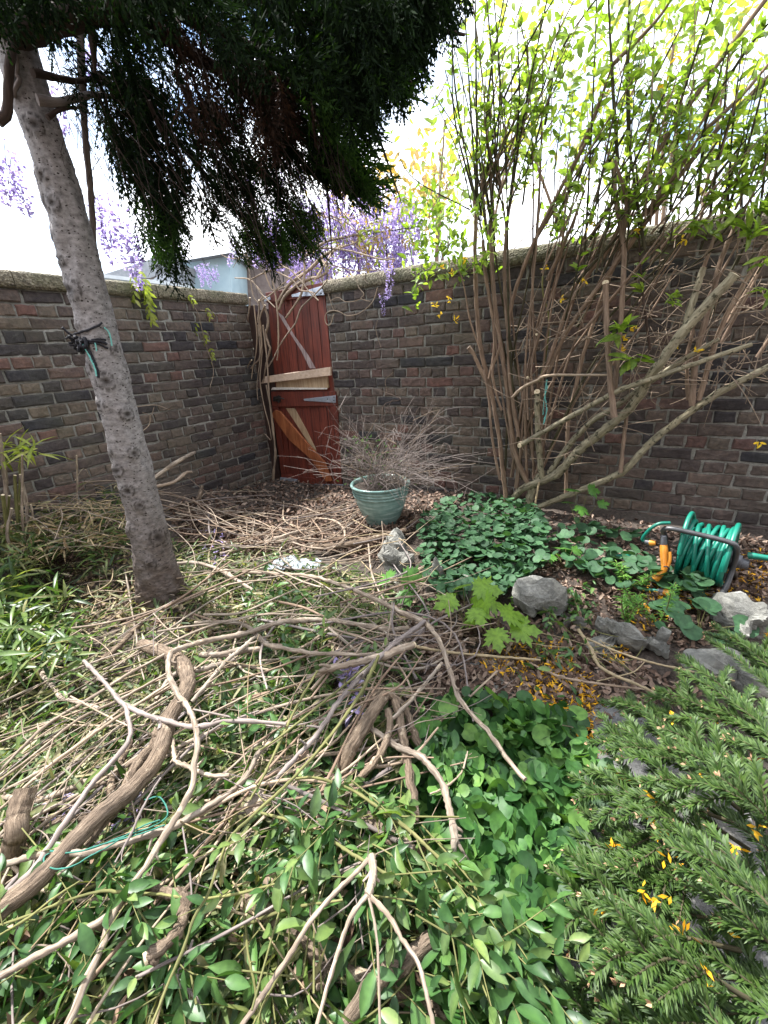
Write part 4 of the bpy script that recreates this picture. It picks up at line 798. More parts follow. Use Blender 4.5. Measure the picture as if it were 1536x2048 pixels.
for k in range(60):
    x, y = inpoly([(800, 420), (1000, 380), (1000, 520), (940, 560), (830, 560)], 1, R)[0]; n = 6
    c = RW(x, y, .2 + .3 * R.random()); D = nrm(R.normal(size=(n, 3)) + [0, -.2, .3]); inst(mb, *OVAL, frames(D, nrm(R.normal(size=(n, 3)) * .5 + [0, -.5, .8]), .045 * (.7 + .6 * R.random(n))), c + R.normal(size=(n, 3)) * .03)
mb.build('foliage', M['forsythia'], sA)
mb = MB()
for x, y, n, s in [(1240, 660, 14, .1), (1262, 720, 14, .11), (1395, 445, 12, .07), (1420, 470, 8, .06), (1500, 470, 14, .09), (1520, 420, 14, .09), (1470, 440, 10, .08), (1530, 520, 9, .07), (1350, 590, 7, .05), (1110, 460, 8, .06), (1380, 460, 8, .06), (1530, 590, 8, .06), (1345, 600, 6, .05), (1480, 380, 14, .08), (1440, 400, 12, .07), (1185, 430, 8, .06), (1270, 400, 8, .06)]:
    c = RW(x, y, .5); D = nrm(R.normal(size=(n, 3)) * [1, .8, .55] + [0, -.25, .1]); inst(mb, *OVAL, frames(D, nrm(R.normal(size=(n, 3)) * .4 + [0, -.3, .9]), s * (.7 + .5 * R.random(n)), s * .75), c + R.normal(size=(n, 3)) * .012)
for k in range(90):
    x, y = inpoly([(1040, 0), (1536, 0), (1536, 420), (1400, 400), (1100, 470), (1020, 430)], 1, R)[0]; n = 5
    c = RW(x, y, .1 + .5 * R.random()); D = nrm(R.normal(size=(n, 3)) + [0, -.2, .1]); inst(mb, *OVAL, frames(D, nrm(R.normal(size=(n, 3)) * .5 + [0, -.4, .8]), .052 * (.7 + .6 * R.random(n))), c + R.normal(size=(n, 3)) * .035)
mb.build('foliage', M['forsythia'], sB)
mb = MB()
for x, y in [(1122, 600), (1248, 680), (1270, 660), (1365, 480), (1090, 535), (1165, 560), (900, 600), (880, 630), (910, 640), (870, 610), (1394, 700), (1520, 885), (1350, 690), (1180, 450), (1350, 110), (1330, 170), (1280, 460), (905, 545), (930, 520), (880, 535), (1244, 700)]:
    mb = MB(); n = 6; c = RW(x, y, .4); inst(mb, *OVAL4, frames(R.normal(size=(n, 3)), R.normal(size=(n, 3)), .028), c + R.normal(size=(n, 3)) * .006); mb.build('flower', M['yellow'], sB)
# ------------------------------------------------------------------ leafy trees beyond the right wall
def beyond(name, label, poly, Y0, Y1, nclump, nleaf, L, m, bx, seed, rad=(.16, .16, .12)):
    rng = np.random.default_rng(seed); root = empty(name, label, 'tree', at(bx, 900, (Y0 + Y1) / 2) * [1, 1, 0]); pts = inpoly(poly, nclump, rng); mb = MB(); tw = MB()
    base = root.location; base = np.array(base)
    for x, y in pts:
        Y = Y0 + (Y1 - Y0) * rng.random(); c = at(x, y, Y); n = int(nleaf * (.5 + rng.random())); P = c + rng.normal(size=(n, 3)) * rad; D = nrm(rng.normal(size=(n, 3)) + [0, -.1, -.15])
        inst(mb, *OVAL4, frames(D, nrm(rng.normal(size=(n, 3)) + [0, -.3, .5]), L * (.6 + .8 * rng.random(n))), P)
        q = c + np.array([rng.normal() * .2, .15, -.5]); tube(tw, [q, (q + c) / 2 + rng.normal(size=3) * .05, c], [.006, .004, .002], 4, 5)
    for k in range(4):
        a = base + [rng.normal() * .25, rng.normal() * .1, 0]; x, y = pts[rng.integers(len(pts))]; b = at(x, y, (Y0 + Y1) / 2); tube(tw, [a, a * .4 + b * .6 + rng.normal(size=3) * .1, b], [.03, .02, .008], 7)
    mb.build('crown', M[m], root); tw.build('trunk', M['brown_stem'], root)
beyond('hedge_tree', 'bright yellow-green leafy tree behind the shrubs, right half of the skyline', [(1050, 0), (1560, -40), (1560, 420), (1380, 420), (1200, 430), (1060, 440), (1020, 250)], 3.9, 5.2, 68, 15, .08, 'hedge', 1300, 3)
beyond('hedge_tree', 'light green leafy tree just right of the dark conifer foliage', [(900, 40), (1060, -20), (1060, 440), (900, 500), (800, 500), (790, 330), (870, 330)], 4.2, 5.4, 40, 15, .08, 'hedge', 930, 4)
beyond('yellow_tree', 'pale yellow-brown leafed tree beyond the purple wisteria', [(640, 400), (740, 350), (830, 310), (900, 330), (900, 470), (820, 500), (700, 520), (640, 540)], 5.6, 7, 44, 16, .1, 'autumn', 760, 5)
# ------------------------------------------------------------------ glazed pot with a dead twiggy plant
PB = G(765, 1043); PB[2] = gz(PB[0], PB[1]) - .01
pot = empty('plant_pot', 'teal glazed plant pot with ribbed rim at the foot of the wall', 'plant pot', PB)
def lathe(prof, n=48):
    k = len(prof); a = np.linspace(0, 2 * math.pi, n, endpoint=False); V = np.array([(r * math.cos(t), r * math.sin(t), z) for t in a for r, z in prof]); i = np.arange(n)[:, None] * k; j = np.arange(k - 1)[None]; i2 = ((np.arange(n) + 1) % n)[:, None] * k
    return V, np.stack([i + j, i2 + j, i2 + j + 1, i + j + 1], -1).reshape(-1, 4)
def prof_s(p, n=40): return [tuple(x) for x in spline([(r, 0, z) for r, z in p], n)[:, [0, 2]]]
V, F = lathe([(0, 0)] + prof_s([(.112, 0), (.122, .02), (.15, .08), (.178, .15), (.192, .2), (.198, .235)], 24)); mb = MB(); mb.add(V * .92 + PB, F); mb.build('body', M['glaze'], pot)
rim = [(.198, .2355)] + sum([[(.2 + .004 * k, .237 + .0235 * k), (.2075 + .004 * k, .243 + .0235 * k), (.208 + .004 * k, .252 + .0235 * k), (.2 + .004 * k, .2575 + .0235 * k)] for k in range(3)], []) + [(.222, .312), (.226, .322), (.22, .33), (.206, .328), (.2, .31), (.198, .24)]
V, F = lathe(rim); mb = MB(); mb.add(V * .92 + PB, F); mb.build('rim', M['glaze'], pot)
V, F = lathe([(0, .292), (.1, .3), (.199, .296)], 32); mb = MB(); mb.add(V * .92 + PB + R.normal(size=V.shape) * .004, F); mb.build('soil', M['soil'], pot)
pp = empty('dead_shrub', 'dead brown shrub of fine wiry twigs spilling out of the teal pot', 'potted plant', PB + Z * .29)
tw = MB()
for k in range(150):
    a = R.normal() * .75 + (0 if R.random() < .62 else 2.7); s = PB + np.array([R.normal() * .07, R.normal() * .06, .27]); l = .2 + .5 * R.random() ** 1.3; el = abs(R.normal() * .5) + (.12 if R.random() < .65 else .9)
    d = DR * math.cos(a) * (1.2 if math.cos(a) > 0 else .8) + NR * (.3 * R.normal() + .1) + Z * el; d = nrm(d)
    e = s + d * l; e[2] -= .18 * l * R.random(); P = [s, s + d * l * .45 + Z * .05 + R.normal(size=3) * .02, e + R.normal(size=3) * .03]
    t = tw if k >= 40 else MB(); C = tube(t, P, [.002, .0016, .0008], 4, 8)
    for q in range(2):
        i = R.integers(3, 7); b = C[i]; tube(t, [b, b + R.normal(size=3) * .05 + d * .05, b + R.normal(size=3) * .09 + d * .08], [.0014, .0012, .0007], 3, 4)
    if k < 40: t.build('stem', M['stick_grey' if k % 3 else 'vine'], pp)
o = tw.build('fine_twigs', M['stick_grey'], pp); o['kind'] = 'stuff'
for p in ([(722, 960), (760, 860), (768, 810), (800, 800), (790, 792), (740, 776), (715, 776)], [(745, 958), (762, 880), (770, 830), (785, 800), (797, 803)], [(770, 960), (815, 880), (835, 820), (850, 815), (862, 830)], [(730, 960), (715, 860), (680, 830)], [(780, 960), (850, 850), (855, 810)]):
    mb = MB(); tube(mb, [RW(x, y, .62 - .1 * i) for i, (x, y) in enumerate(p)], [.003, .003, .0015], 5, wob=.05, rng=R); mb.build('stem', M['dark_twig'], pp)
mb = MB()
for k in range(150):
    s = PB + np.array([R.normal() * .1, R.normal() * .08, .3 + abs(R.normal()) * .05]) if k < 60 else PB + DR * (-.06 + R.normal() * .1) + NR * .02 + Z * (.42 + .2 * R.random()); inst(mb, *OVAL4, frames(R.normal(size=(1, 3)), R.normal(size=(1, 3)), .022), s[None])
mb.build('leaves', M['ivyleaf'], pp)
# ------------------------------------------------------------------ hose reel
RS = .82; HB = G(1384, 1186); reel = empty('hose_reel', 'hose reel on a dark tubular frame, wound with green hose, beside the wall base', 'hose reel', HB)
hx = G(1475, 1190) - G(1335, 1150); hx[2] = 0; hx = nrm(hx); hy = np.cross(Z, hx); hy = hy if hy @ NR < 0 else -hy       # hx along the drum axis, hy away from the viewer
def HP(x, y, z): return HB + (hx * x * .74 + hy * y + Z * z) * RS
HC = HP(0, .17, .19)
def hz(x, r, a): return HC + RS * .74 * hx * x + RS * (hy * math.cos(a) + Z * math.sin(a)) * r
mb = MB(); tube(mb, [hz(-.14, 0, 0), hz(.17, 0, 0)], .05, 16, 4); mb.build('drum', M['black'], reel)
for x in (-.145, .15):
    n = 40; prof = [(.051, -.004), (.1, -.005), (.135, -.006), (.14, 0), (.135, .006), (.1, .004), (.051, .004)]
    V = np.array([hz(x + dx, r, t) for t in np.linspace(0, 2 * math.pi, n, endpoint=False) for r, dx in prof]); k = len(prof); i = np.arange(n)[:, None] * k; i2 = ((np.arange(n) + 1) % n)[:, None] * k; j = np.arange(k - 1)[None]
    mb = MB(); mb.add(V, np.stack([i + j, i2 + j, i2 + j + 1, i + j + 1], -1).reshape(-1, 4)); mb.build('flange', M['black'], reel)
mb = MB(); P = []
for lay, (r, turns) in enumerate([(.1, 9), (.123, 8)]):
    for k in range(turns * 12):
        t = k / (turns * 12); x = (-.125 + .25 * t) * (1 if lay % 2 == 0 else -1); a = 2 * math.pi * k / 12; P.append(hz(x + .01 * math.sin(a + lay * 2), r + .006 * math.sin(t * 40 + lay), a))
for xx, rr, sk in [(-.125, .16, .012), (-.1, .15, .03), (-.055, .152, -.03), (-.05, .146, .04), (.0, .152, .035), (.02, .158, -.045), (.06, .152, .04), (.085, .156, -.02), (.105, .16, .02), (.13, .165, -.01), (.138, .168, .012)]:
    for a in np.linspace(0, 2 * math.pi, 18): P.append(hz(xx + sk * math.sin(a + .6), rr + .008 * math.sin(2 * a + xx * 60), a))
tube(mb, P, .0094, 8, len(P) * 2); hose = mb.build('hose', M['hose'], reel)
mb = MB(); tube(mb, [hz(-.13 - .015 * math.sin(a), .17 + .04 * math.sin(a) ** 2, a) for a in np.linspace(.2, 3.0, 14)], .0098, 8, 40); mb.build('hose_loop', M['hose'], reel)
mb = MB(); tube(mb, [hz(.145, .178 + .012 * math.sin(a), a) for a in np.linspace(0, 3.2, 14)], .0105, 8, 40); mb.build('hose_loop', M['hose'], reel)
mb = MB(); tube(mb, [HP(-.22, .3, .01), HP(-.26, .22, .14), HP(-.27, .1, .27), HP(-.27, .03, .325), HP(-.22, .015, .35), HP(0, .015, .348), HP(.13, .015, .342), HP(.175, .02, .325), HP(.185, .06, .26), HP(.186, .08, .17), HP(.18, .02, .08), HP(.16, -.02, .02), HP(.12, -.03, .008), HP(.05, -.03, .006)], .0115, 10, 90); mb.build('frame', M['tubeblk'], reel)
mb = MB(); tube(mb, [HP(-.26, .22, .14), HP(-.22, .33, .008), HP(.17, .33, .008), HP(.186, .2, .1), HP(.186, .1, .17)], .0115, 10, 50); mb.build('frame', M['tubeblk'], reel)
mb = MB(); tube(mb, [hz(.16, -.02, 0), hz(.22, -.02, 0)], [.036, .03], 14, 5); tube(mb, [hz(.21, .02, -1.2), hz(.262, .02, -1.2)], [.026, .022], 14, 4); mb.build('hub', M['greyp'], reel)
mb = MB(); tube(mb, [hz(.25, .035, 1.2), hz(.28, .04, 1.3), hz(.36, .045, 1.1)], [.016, .0125, .0125], 10, 8); mb.build('inlet_hose', M['hose'], reel)
gun = empty('spray_gun', 'orange hose spray gun hanging from the left end of the hose reel', 'spray gun', HP(-.19, -.03, .1))
def gp(x, y, r): 
    p = HP(-.2, -.03, 0); d = ray(x, y); n = -hy; return CAMP + d * (((p + hy * r - CAMP) @ n) / (d @ n))
mb = MB(); tube(mb, [gp(1327, 1090, .03), gp(1328, 1100, .02), gp(1328, 1112, .01), gp(1329, 1135, -.01), gp(1327, 1142, -.01)], [.0165, .017, .016, .014, .013], 14, 24); mb.build('grip', M['orange'], gun)
mb = MB(); tube(mb, [gp(1331, 1134, -.02), gp(1325, 1144, -.025), gp(1314, 1154, -.03), gp(1309, 1158, -.03)], [.013, .012, .016, .02], 14, 18); mb.build('nozzle', M['orange'], gun)
mb = MB(); tube(mb, [gp(1310, 1157, -.03), gp(1306, 1160, -.032)], [.021, .022], 14, 3); mb.build('nozzle_ring', M['black'], gun)
mb = MB(); tube(mb, [gp(1327, 1092, .03), gp(1327, 1082, .03), gp(1327, 1072, .03)], [.0165, .015, .012], 12, 8); mb.build('coupling', M['greyp'], gun)
mb = MB(); tube(mb, [gp(1340, 1104, .0), gp(1340, 1120, -.01), gp(1335, 1136, -.02)], [.006, .007, .006], 8, 8); mb.build('trigger', M['orange'], gun)
mb = MB(); tube(mb, [gp(1322, 1138, -.02), gp(1330, 1133, -.03), gp(1338, 1136, -.025), gp(1336, 1144, -.025)], .0035, 6, 12); mb.build('trigger_ring', M['black'], gun)
lh = empty('garden_hose', 'loose end of green hose with an orange connector lying left of the reel', 'hose', G(1260, 1170))
mb = MB(); tube(mb, [G(1262, 1112, .05), G(1240, 1111, .05), G(1212, 1116, .04), G(1204, 1132, .03), G(1212, 1148, .02), G(1230, 1160, .015), G(1270, 1176, .012), G(1300, 1180, .015), G(1318, 1182, .02)], .0085, 8, 60); mb.build('hose', M['hose'], lh)
mb = MB(); tube(mb, [G(1316, 1182, .02), G(1328, 1183, .022)], [.0125, .014], 12, 3); mb.build('collar', M['greyp'], lh)
mb = MB(); tube(mb, [G(1327, 1183, .022), G(1337, 1186, .023), G(1341, 1187, .022)], [.016, .0165, .013], 12, 5); mb.build('connector', M['orange'], lh)
ah = empty('garden_hose', 'short arching green hose with an orange connector at the left of the spray gun', 'hose', G(1290, 1130))
mb = MB(); tube(mb, [gp(1340, 1046, .05), gp(1320, 1047, .03), gp(1304, 1055, .02), gp(1291, 1068, .02), gp(1285, 1078, .02), gp(1288, 1082, .02)], .008, 8, 40); mb.build('hose', M['hose'], ah)
mb = MB(); tube(mb, [gp(1290, 1083, .02), gp(1299, 1085, .02)], [.011, .013], 12, 3); mb.build('collar', M['greyp'], ah)
mb = MB(); tube(mb, [gp(1299, 1085, .02), gp(1309, 1086, .02), gp(1311, 1086, .02)], [.014, .0135, .01], 12, 4); mb.build('connector', M['orange'], ah)
# ------------------------------------------------------------------ stones
def rock(poly, label, h, seed, m='rock', lift=0., flat=.5):
    """boulder from its outline's lower edge: base on the ground, sized from the outline"""
    P = np.array(poly, float); c = (P.max(0) + P.min(0)) / 2; b = G(c[0], P[:, 1].max() - .28 * (P[:, 1].max() - P[:, 1].min())); dpx = FPX / (b @ ef - CAM_H * ef[2]); w = 1.3 * (P[:, 0].max() - P[:, 0].min()) / dpx; h *= 1.3
    rng = np.random.default_rng(seed); n, k = 40, 26; V = []
    ph = rng.normal(size=(13, 5))
    for i in range(k):
        th = math.pi * i / (k - 1)
        for j in range(n):
            a = 2 * math.pi * j / n; d = np.array([math.sin(th) * math.cos(a), math.sin(th) * math.sin(a), math.cos(th)]); r = 1.
            for q in ph: r -= max(0, d @ nrm(q[:3]) - .42 - .14 * abs(q[3])) * .95
            r += .05 * math.sin(5 * d[0] + 4 * d[2] + ph[0, 3] * 5) + .03 * math.sin(11 * d[1] - 9 * d[0] + ph[1, 3] * 3) + rng.normal() * .011
            V.append(b + np.array([d[0] * r * w / 2, d[1] * r * w * .42, d[2] * r * h * 1.1 + h * .2 + lift + .012 * math.sin(18 * d[2] + 5 * d[0])]))
    i = np.arange(k - 1)[:, None] * n; j = np.arange(n)[None]; j2 = (j + 1) % n; mb = MB(); mb.add(V, np.stack([i + j, i + n + j, i + n + j2, i + j2], -1).reshape(-1, 4))
    o = mb.build('rock', M[m], origin=b, smooth=False); tag(o, label, 'rock', 'rocks edging the planting bed'); return o
rock([(745, 1100), (835, 1165)], 'broad grey rock at the left tip of the leafy bed', .11, 1); rock([(775, 1065), (845, 1125)], 'smaller grey rock lying behind the broad one below the pot', .1, 2)
rock([(845, 1145), (885, 1197)], 'small rounded rock under the edge of the violet leaves', .12, 3); rock([(922, 1175), (1002, 1225)], 'low grey rock between the small rounded rock and the big boulder', .08, 4)
rock([(1008, 1178), (1125, 1250)], 'rounded grey boulder in the middle of the rock edging', .11, 5); rock([(1168, 1225), (1292, 1300)], 'dark cleft rock below the feathery spurge plant', .1, 6)
rock([(1405, 1190), (1560, 1300)], 'long pale rock right of the large round leaves', .12, 7); rock([(1395, 1288), (1545, 1392)], 'flat grey rock showing above the fir branches', .11, 8); rock([(1010, 1110), (1040, 1135)], 'tiny stone in the shaded violet leaves', .03, 9)
rock([(880, 1160), (925, 1208)], 'narrow stone wedged between the small rounded rock and the low one', .06, 10); rock([(1120, 1205), (1172, 1268)], 'half buried stone right of the big rounded boulder', .05, 11); rock([(1290, 1255), (1345, 1312)], 'small grey stone between the cleft rock and the round leaves', .05, 12)
def slab(px, label, h, cat='stone slab'):
    b = np.array([G(x, y, 0) for x, y in px]); z = b[:, 2].mean() + h; top = np.array([G(x, y, h) for x, y in px]); k = len(top); mb = MB(); ctr = top.mean(0)
    rings = [top - Z * .08 + (top - ctr) * .02, top - Z * .012, top + (ctr - top) * .03]; V = np.vstack(rings + [ctr[None] + Z * .003]); i = np.arange(k); j = (i + 1) % k
    for q in range(2): mb.add(V, np.stack([i + q * k, j + q * k, j + q * k + k, i + q * k + k], -1)) if q == 0 else (mb.F.append(np.stack([i + k, j + k, j + 2 * k, i + 2 * k], -1)), mb.M.append(np.zeros(k, int)), mb.UV.append(np.zeros((k, 4, 2))))
    mb.F.append(np.stack([i + 2 * k, j + 2 * k, np.full(k, 3 * k)], -1)); mb.M.append(np.zeros(k, int)); mb.UV.append(np.zeros((k, 3, 2)))
    tag(mb.build('stone_slab', M['slab'], origin=ctr, smooth=False), label, cat)
slab([(1180, 1412), (1200, 1402), (1260, 1415), (1330, 1440), (1420, 1500), (1500, 1620), (1560, 1760), (1400, 1760), (1290, 1640), (1195, 1560)], 'grey stone slab beneath the upper fir branches', .025)
slab([(1185, 1570), (1290, 1650), (1395, 1770), (1560, 1780), (1600, 2120), (1085, 2120), (1105, 1960), (1130, 1800), (1160, 1680)], 'mottled grey stone slab beneath the lower fir branches', .03)
slab([(905, 1330), (1000, 1310), (1060, 1345), (1030, 1390), (930, 1385)], 'flat trodden grey stone set in the soil between the two violet patches', .008)
# ------------------------------------------------------------------ ground cover and litter
def groundleaves(name, poly, n, L, m, h0, h1, tmpl, kind='stuff', up=.9, tilt=.45, label=None, cat=None, Lvar=.5, mats=None, sy=1.):
    rng = np.random.default_rng(abs(hash(name)) % 1000 + n); mb = MB(); ms = mats or [m]
    pts = np.concatenate([inpoly(p, int(n * w), rng) for p, w in poly]) if isinstance(poly[0][0], list) else inpoly(poly, n, rng); n = len(pts)
    T = np.array([G(x, y, h0 + (h1 - h0) * rng.random()) for x, y in pts]); Nn = nrm(rng.normal(size=(n, 3)) * tilt + [0, 0, up]); D = np.cross(Nn, rng.normal(size=(n, 3))); l = L * (1 - Lvar / 2 + Lvar * rng.random(n)); w = rng.integers(0, len(ms), n)
    for k in range(len(ms)): q = w == k; inst(mb, *tmpl, frames(D[q], Nn[q], l[q], l[q] * sy * ((.85 + .3 * rng.random(q.sum())) if tmpl is HEART else (.6 + .5 * rng.random(q.sum()))), l[q] * (.5 + 1.4 * rng.random(q.sum()))), T[q], k)
    o = mb.build(name, [M[x] for x in ms]); return tag(o, label, cat, kind=kind)
LIT = (np.array([(0, 0, 0), (.3, -.22, .1), (.75, -.2, .02), (1, 0, .14), (.7, .24, .12), (.28, .2, 0), (.5, 0, -.05)]), [np.array([(6, 0, 1), (6, 1, 2), (6, 2, 3), (6, 3, 4), (6, 4, 5), (6, 5, 0)])])
PET = (np.array([(0, 0, 0), (.5, -.13, .05), (1, 0, .1), (.5, .13, 0)]), [np.array([(0, 1, 2, 3)])])
def hashfix(s): return sum(ord(c) * (i + 1) for i, c in enumerate(s))
hash = hashfix
corner = [(340, 1010), (450, 975), (560, 958), (690, 972), (820, 985), (960, 985), (900, 1010), (850, 1030), (830, 1060), (760, 1120), (640, 1100), (560, 1110), (440, 1110), (360, 1080)]
groundleaves('leaf_litter', [(corner, 1.0)], 5200, .042, 'litter', .0, .035, LIT, label='brown dead leaves covering the corner by the red door', cat='leaf litter')
groundleaves('leaf_litter', [([(840, 1180), (1000, 1230), (1180, 1250), (1380, 1300), (1536, 1190), (1536, 1090), (1290, 1050), (1120, 1040), (1300, 1180), (1180, 1260), (1400, 1400), (1190, 1460), (1060, 1380), (900, 1400), (830, 1300)], .6), ([(560, 1150), (900, 1200), (900, 1420), (640, 1380), (480, 1250)], .25), ([(840, 1260), (1000, 1260), (1190, 1300), (1190, 1440), (1060, 1400), (900, 1400)], .25)], 5200, .034, 'litter', 0, .025, LIT, label='dark brown litter of dead leaves between the rocks and the path', cat='leaf litter')
groundleaves('leaf_litter', [([(120, 1040), (230, 1020), (280, 1180), (420, 1170), (560, 1200), (500, 1290), (320, 1250), (150, 1260)], 1.)], 1500, .035, 'litter', 0, .05, LIT, label='crisp brown leaves and chips around the foot of the tree', cat='leaf litter', mats=['litter', 'straw'])
groundleaves('leaf_litter', [([(1060, 1020), (1300, 1040), (1310, 1200), (1180, 1250), (1040, 1220)], .6), ([(1290, 1050), (1560, 1080), (1560, 1200), (1400, 1200)], .4)], 1900, .036, 'litter', 0, .02, LIT, label='dark dead leaves on the shaded soil under the shrubs and the hose reel', cat='leaf litter')
groundleaves('cut_leaf_litter', [([(0, 930), (230, 930), (260, 1080), (60, 1120), (0, 1100)], 1.)], 1100, .09, 'bambooc', .02, .2, LANCE, label='dry straw coloured leaves among the bamboo stumps', cat='cut leaves', mats=['bambooc', 'straw'], tilt=.7)
groundleaves('cut_leaf_litter', [([(-60, 1080), (260, 1050), (420, 1080), (560, 1150), (700, 1180), (640, 1420), (420, 1700), (-80, 1800)], .75), ([(330, 1080), (560, 1090), (760, 1150), (800, 1260), (560, 1280), (380, 1200)], .25)], 6500, .085, 'bambooc', .0, .09, LANCE, label='cut narrow leaves strewn over the left side of the ground', cat='cut leaves', mats=['bambooc', 'bamboo', 'bambooc'])
groundleaves('cut_leaf_litter', [([(-100, 1650), (300, 1560), (700, 1560), (900, 1700), (960, 2100), (-150, 2100)], 1.)], 3600, .058, 'privet', 0., .1, OVAL, label='loose green leaves under the pile of cut branches at the bottom', cat='cut leaves', mats=['privet', 'privet', 'bambooc', 'litter'], tilt=.7)
groundleaves('cut_leaf_litter', [([(380, 1330), (640, 1250), (860, 1300), (780, 1420), (840, 1560), (560, 1620), (380, 1560)], 1.)], 1300, .055, 'privet', 0., .07, OVAL, label='green leaves lying amid the middle of the branch pile', cat='cut leaves', mats=['privet', 'privet_lt', 'bambooc'], tilt=.7)
groundleaves('cut_leaf_litter', [([(-100, 1650), (300, 1560), (620, 1600), (700, 2100), (-150, 2100)], 1.)], 1500, .1, 'bamboo', .02, .12, LANCE, label='narrow strap leaves mixed into the cuttings at the lower left', cat='cut leaves', mats=['bamboo', 'bambooc'], tilt=.7)
groundleaves('fallen_petals', [([(930, 1310), (1130, 1280), (1200, 1400), (1180, 1500), (1060, 1400)], .45), ([(1290, 1150), (1536, 1090), (1536, 1290), (1430, 1190), (1200, 1310), (1350, 1400), (1250, 1340)], .45), ([(1100, 1400), (1190, 1420), (1190, 1540), (1150, 1500)], .1)], 1500, .027, 'petal', .012, .03, PET, label='fallen yellow flowers scattered over the soil right of centre', cat='petals')
groundleaves('fallen_blossom', [([(400, 1060), (450, 1050), (450, 1130), (400, 1120)], .1), ([(660, 1310), (720, 1300), (720, 1360), (680, 1370)], .2), ([(100, 1600), (150, 1580), (150, 1660), (110, 1650)], .2), ([(230, 1610), (290, 1600), (270, 1680), (180, 1690)], .3), ([(690, 1350), (730, 1360), (720, 1440), (700, 1440)], .1), ([(110, 1720), (160, 1730), (140, 1790), (110, 1790)], .1)], 420, .03, 'wist', .03, .1, OVAL4, label='fallen purple wisteria flowers caught in the pile', cat='petals')
# violets: heart leaves on short stalks
P1 = [(845, 1030), (900, 990), (980, 985), (1060, 1000), (1095, 1040), (1095, 1120), (1010, 1185), (930, 1190), (870, 1180), (835, 1100)]
P2 = [(835, 1440), (900, 1400), (980, 1385), (1060, 1400), (1120, 1440), (1170, 1500), (1195, 1570), (1180, 1680), (1130, 1760), (1100, 1850), (1060, 1940), (990, 2060), (900, 2060), (880, 1850), (900, 1760), (930, 1640), (860, 1560)]
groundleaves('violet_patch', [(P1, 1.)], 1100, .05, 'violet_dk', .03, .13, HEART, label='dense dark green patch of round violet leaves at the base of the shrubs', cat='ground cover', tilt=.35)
groundleaves('violet_patch', [(P2, .88), ([(790, 1420), (960, 1350), (1120, 1380), (1220, 1500), (1230, 1640), (1180, 1760), (1120, 1900), (1060, 2060), (860, 2060), (840, 1700)], .12)], 2100, .043, 'violet', .0, .13, HEART, label='bright green patch of heart shaped violet leaves beside the stone slabs', cat='ground cover', tilt=.6, Lvar=1.1)
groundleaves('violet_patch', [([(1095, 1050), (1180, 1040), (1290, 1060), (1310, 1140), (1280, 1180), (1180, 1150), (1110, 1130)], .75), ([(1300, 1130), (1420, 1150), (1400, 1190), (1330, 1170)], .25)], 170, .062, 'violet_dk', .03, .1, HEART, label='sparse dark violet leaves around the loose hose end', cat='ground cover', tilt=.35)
groundleaves('violet_patch', [([(540, 1560), (900, 1560), (920, 1700), (800, 1750), (600, 1700)], 1.)], 300, .045, 'violet', .0, .06, HEART, label='green violet leaves showing through gaps of the branch pile', cat='ground cover', tilt=.5)
groundleaves('weeds', [([(740, 1180), (840, 1170), (900, 1270), (780, 1240)], .2), ([(1000, 1180), (1190, 1150), (1190, 1290), (1120, 1360), (1060, 1300)], .6), ([(1000, 1330), (1120, 1330), (1180, 1420), (1100, 1420)], .05)], 230, .045, 'ivyleaf', .01, .06, OVAL, label='small green weeds growing along the rock edging', cat='weeds', tilt=.7, mats=['ivyleaf', 'privet'])
# ------------------------------------------------------------------ single plants
def rosette(name, px, py, n, L, m, label, h=.08, tmpl=HEART, cat='plant', stalk=True, spread=.09):
    b = G(px, py); root = empty(name, label, cat, b)
    for k in range(n):
        a = 2 * math.pi * k / n * 1.618 + R.normal() * .3; r = spread * math.sqrt((k + .5) / n); c = b + np.array([r * math.cos(a), r * math.sin(a), h * (1.1 - .6 * (k / n)) + R.normal() * .006]); D = nrm(np.array([math.cos(a), math.sin(a), -.12]) + R.normal(size=3) * .15); l = L * (.75 + .5 * R.random())
        mb = MB(); inst(mb, *tmpl, frames(D[None], nrm(np.array([[0, -.35, 1.]]) + R.normal(size=(1, 3)) * .2), l), c[None]); tube(mb, [b, (b + c) / 2 + [0, 0, .01], c], .0015, 4, 4, m=1); mb.build('leaf', [M[m], M['cane']], root)
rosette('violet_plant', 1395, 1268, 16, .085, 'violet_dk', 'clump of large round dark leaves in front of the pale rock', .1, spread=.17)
rosette('maple_seedling', 797, 1200, 4, .11, 'maple_dk', 'dark green maple seedling at the foot of the broad grey rock', .12, MAPLE, 'seedling', spread=.07)
rosette('maple_seedling', 932, 1258, 6, .12, 'maple', 'brightest yellow-green maple seedling in front of the low grey rock', .2, MAPLE, 'seedling', spread=.1)
rosette('maple_seedling', 985, 1300, 5, .13, 'maple', 'maple seedling with drooping light green leaves below the brightest one', .18, MAPLE, 'seedling', spread=.08)
rosette('maple_seedling', 1130, 1140, 6, .085, 'maple_dk', 'mid green maple seedling at the right edge of the dark violet patch', .1, MAPLE, 'seedling', spread=.1)
rosette('maple_seedling', 1155, 1060, 5, .09, 'maple_dk', 'taller maple seedling growing against the wall under the leaning branch', .24, MAPLE, 'seedling', spread=.12)
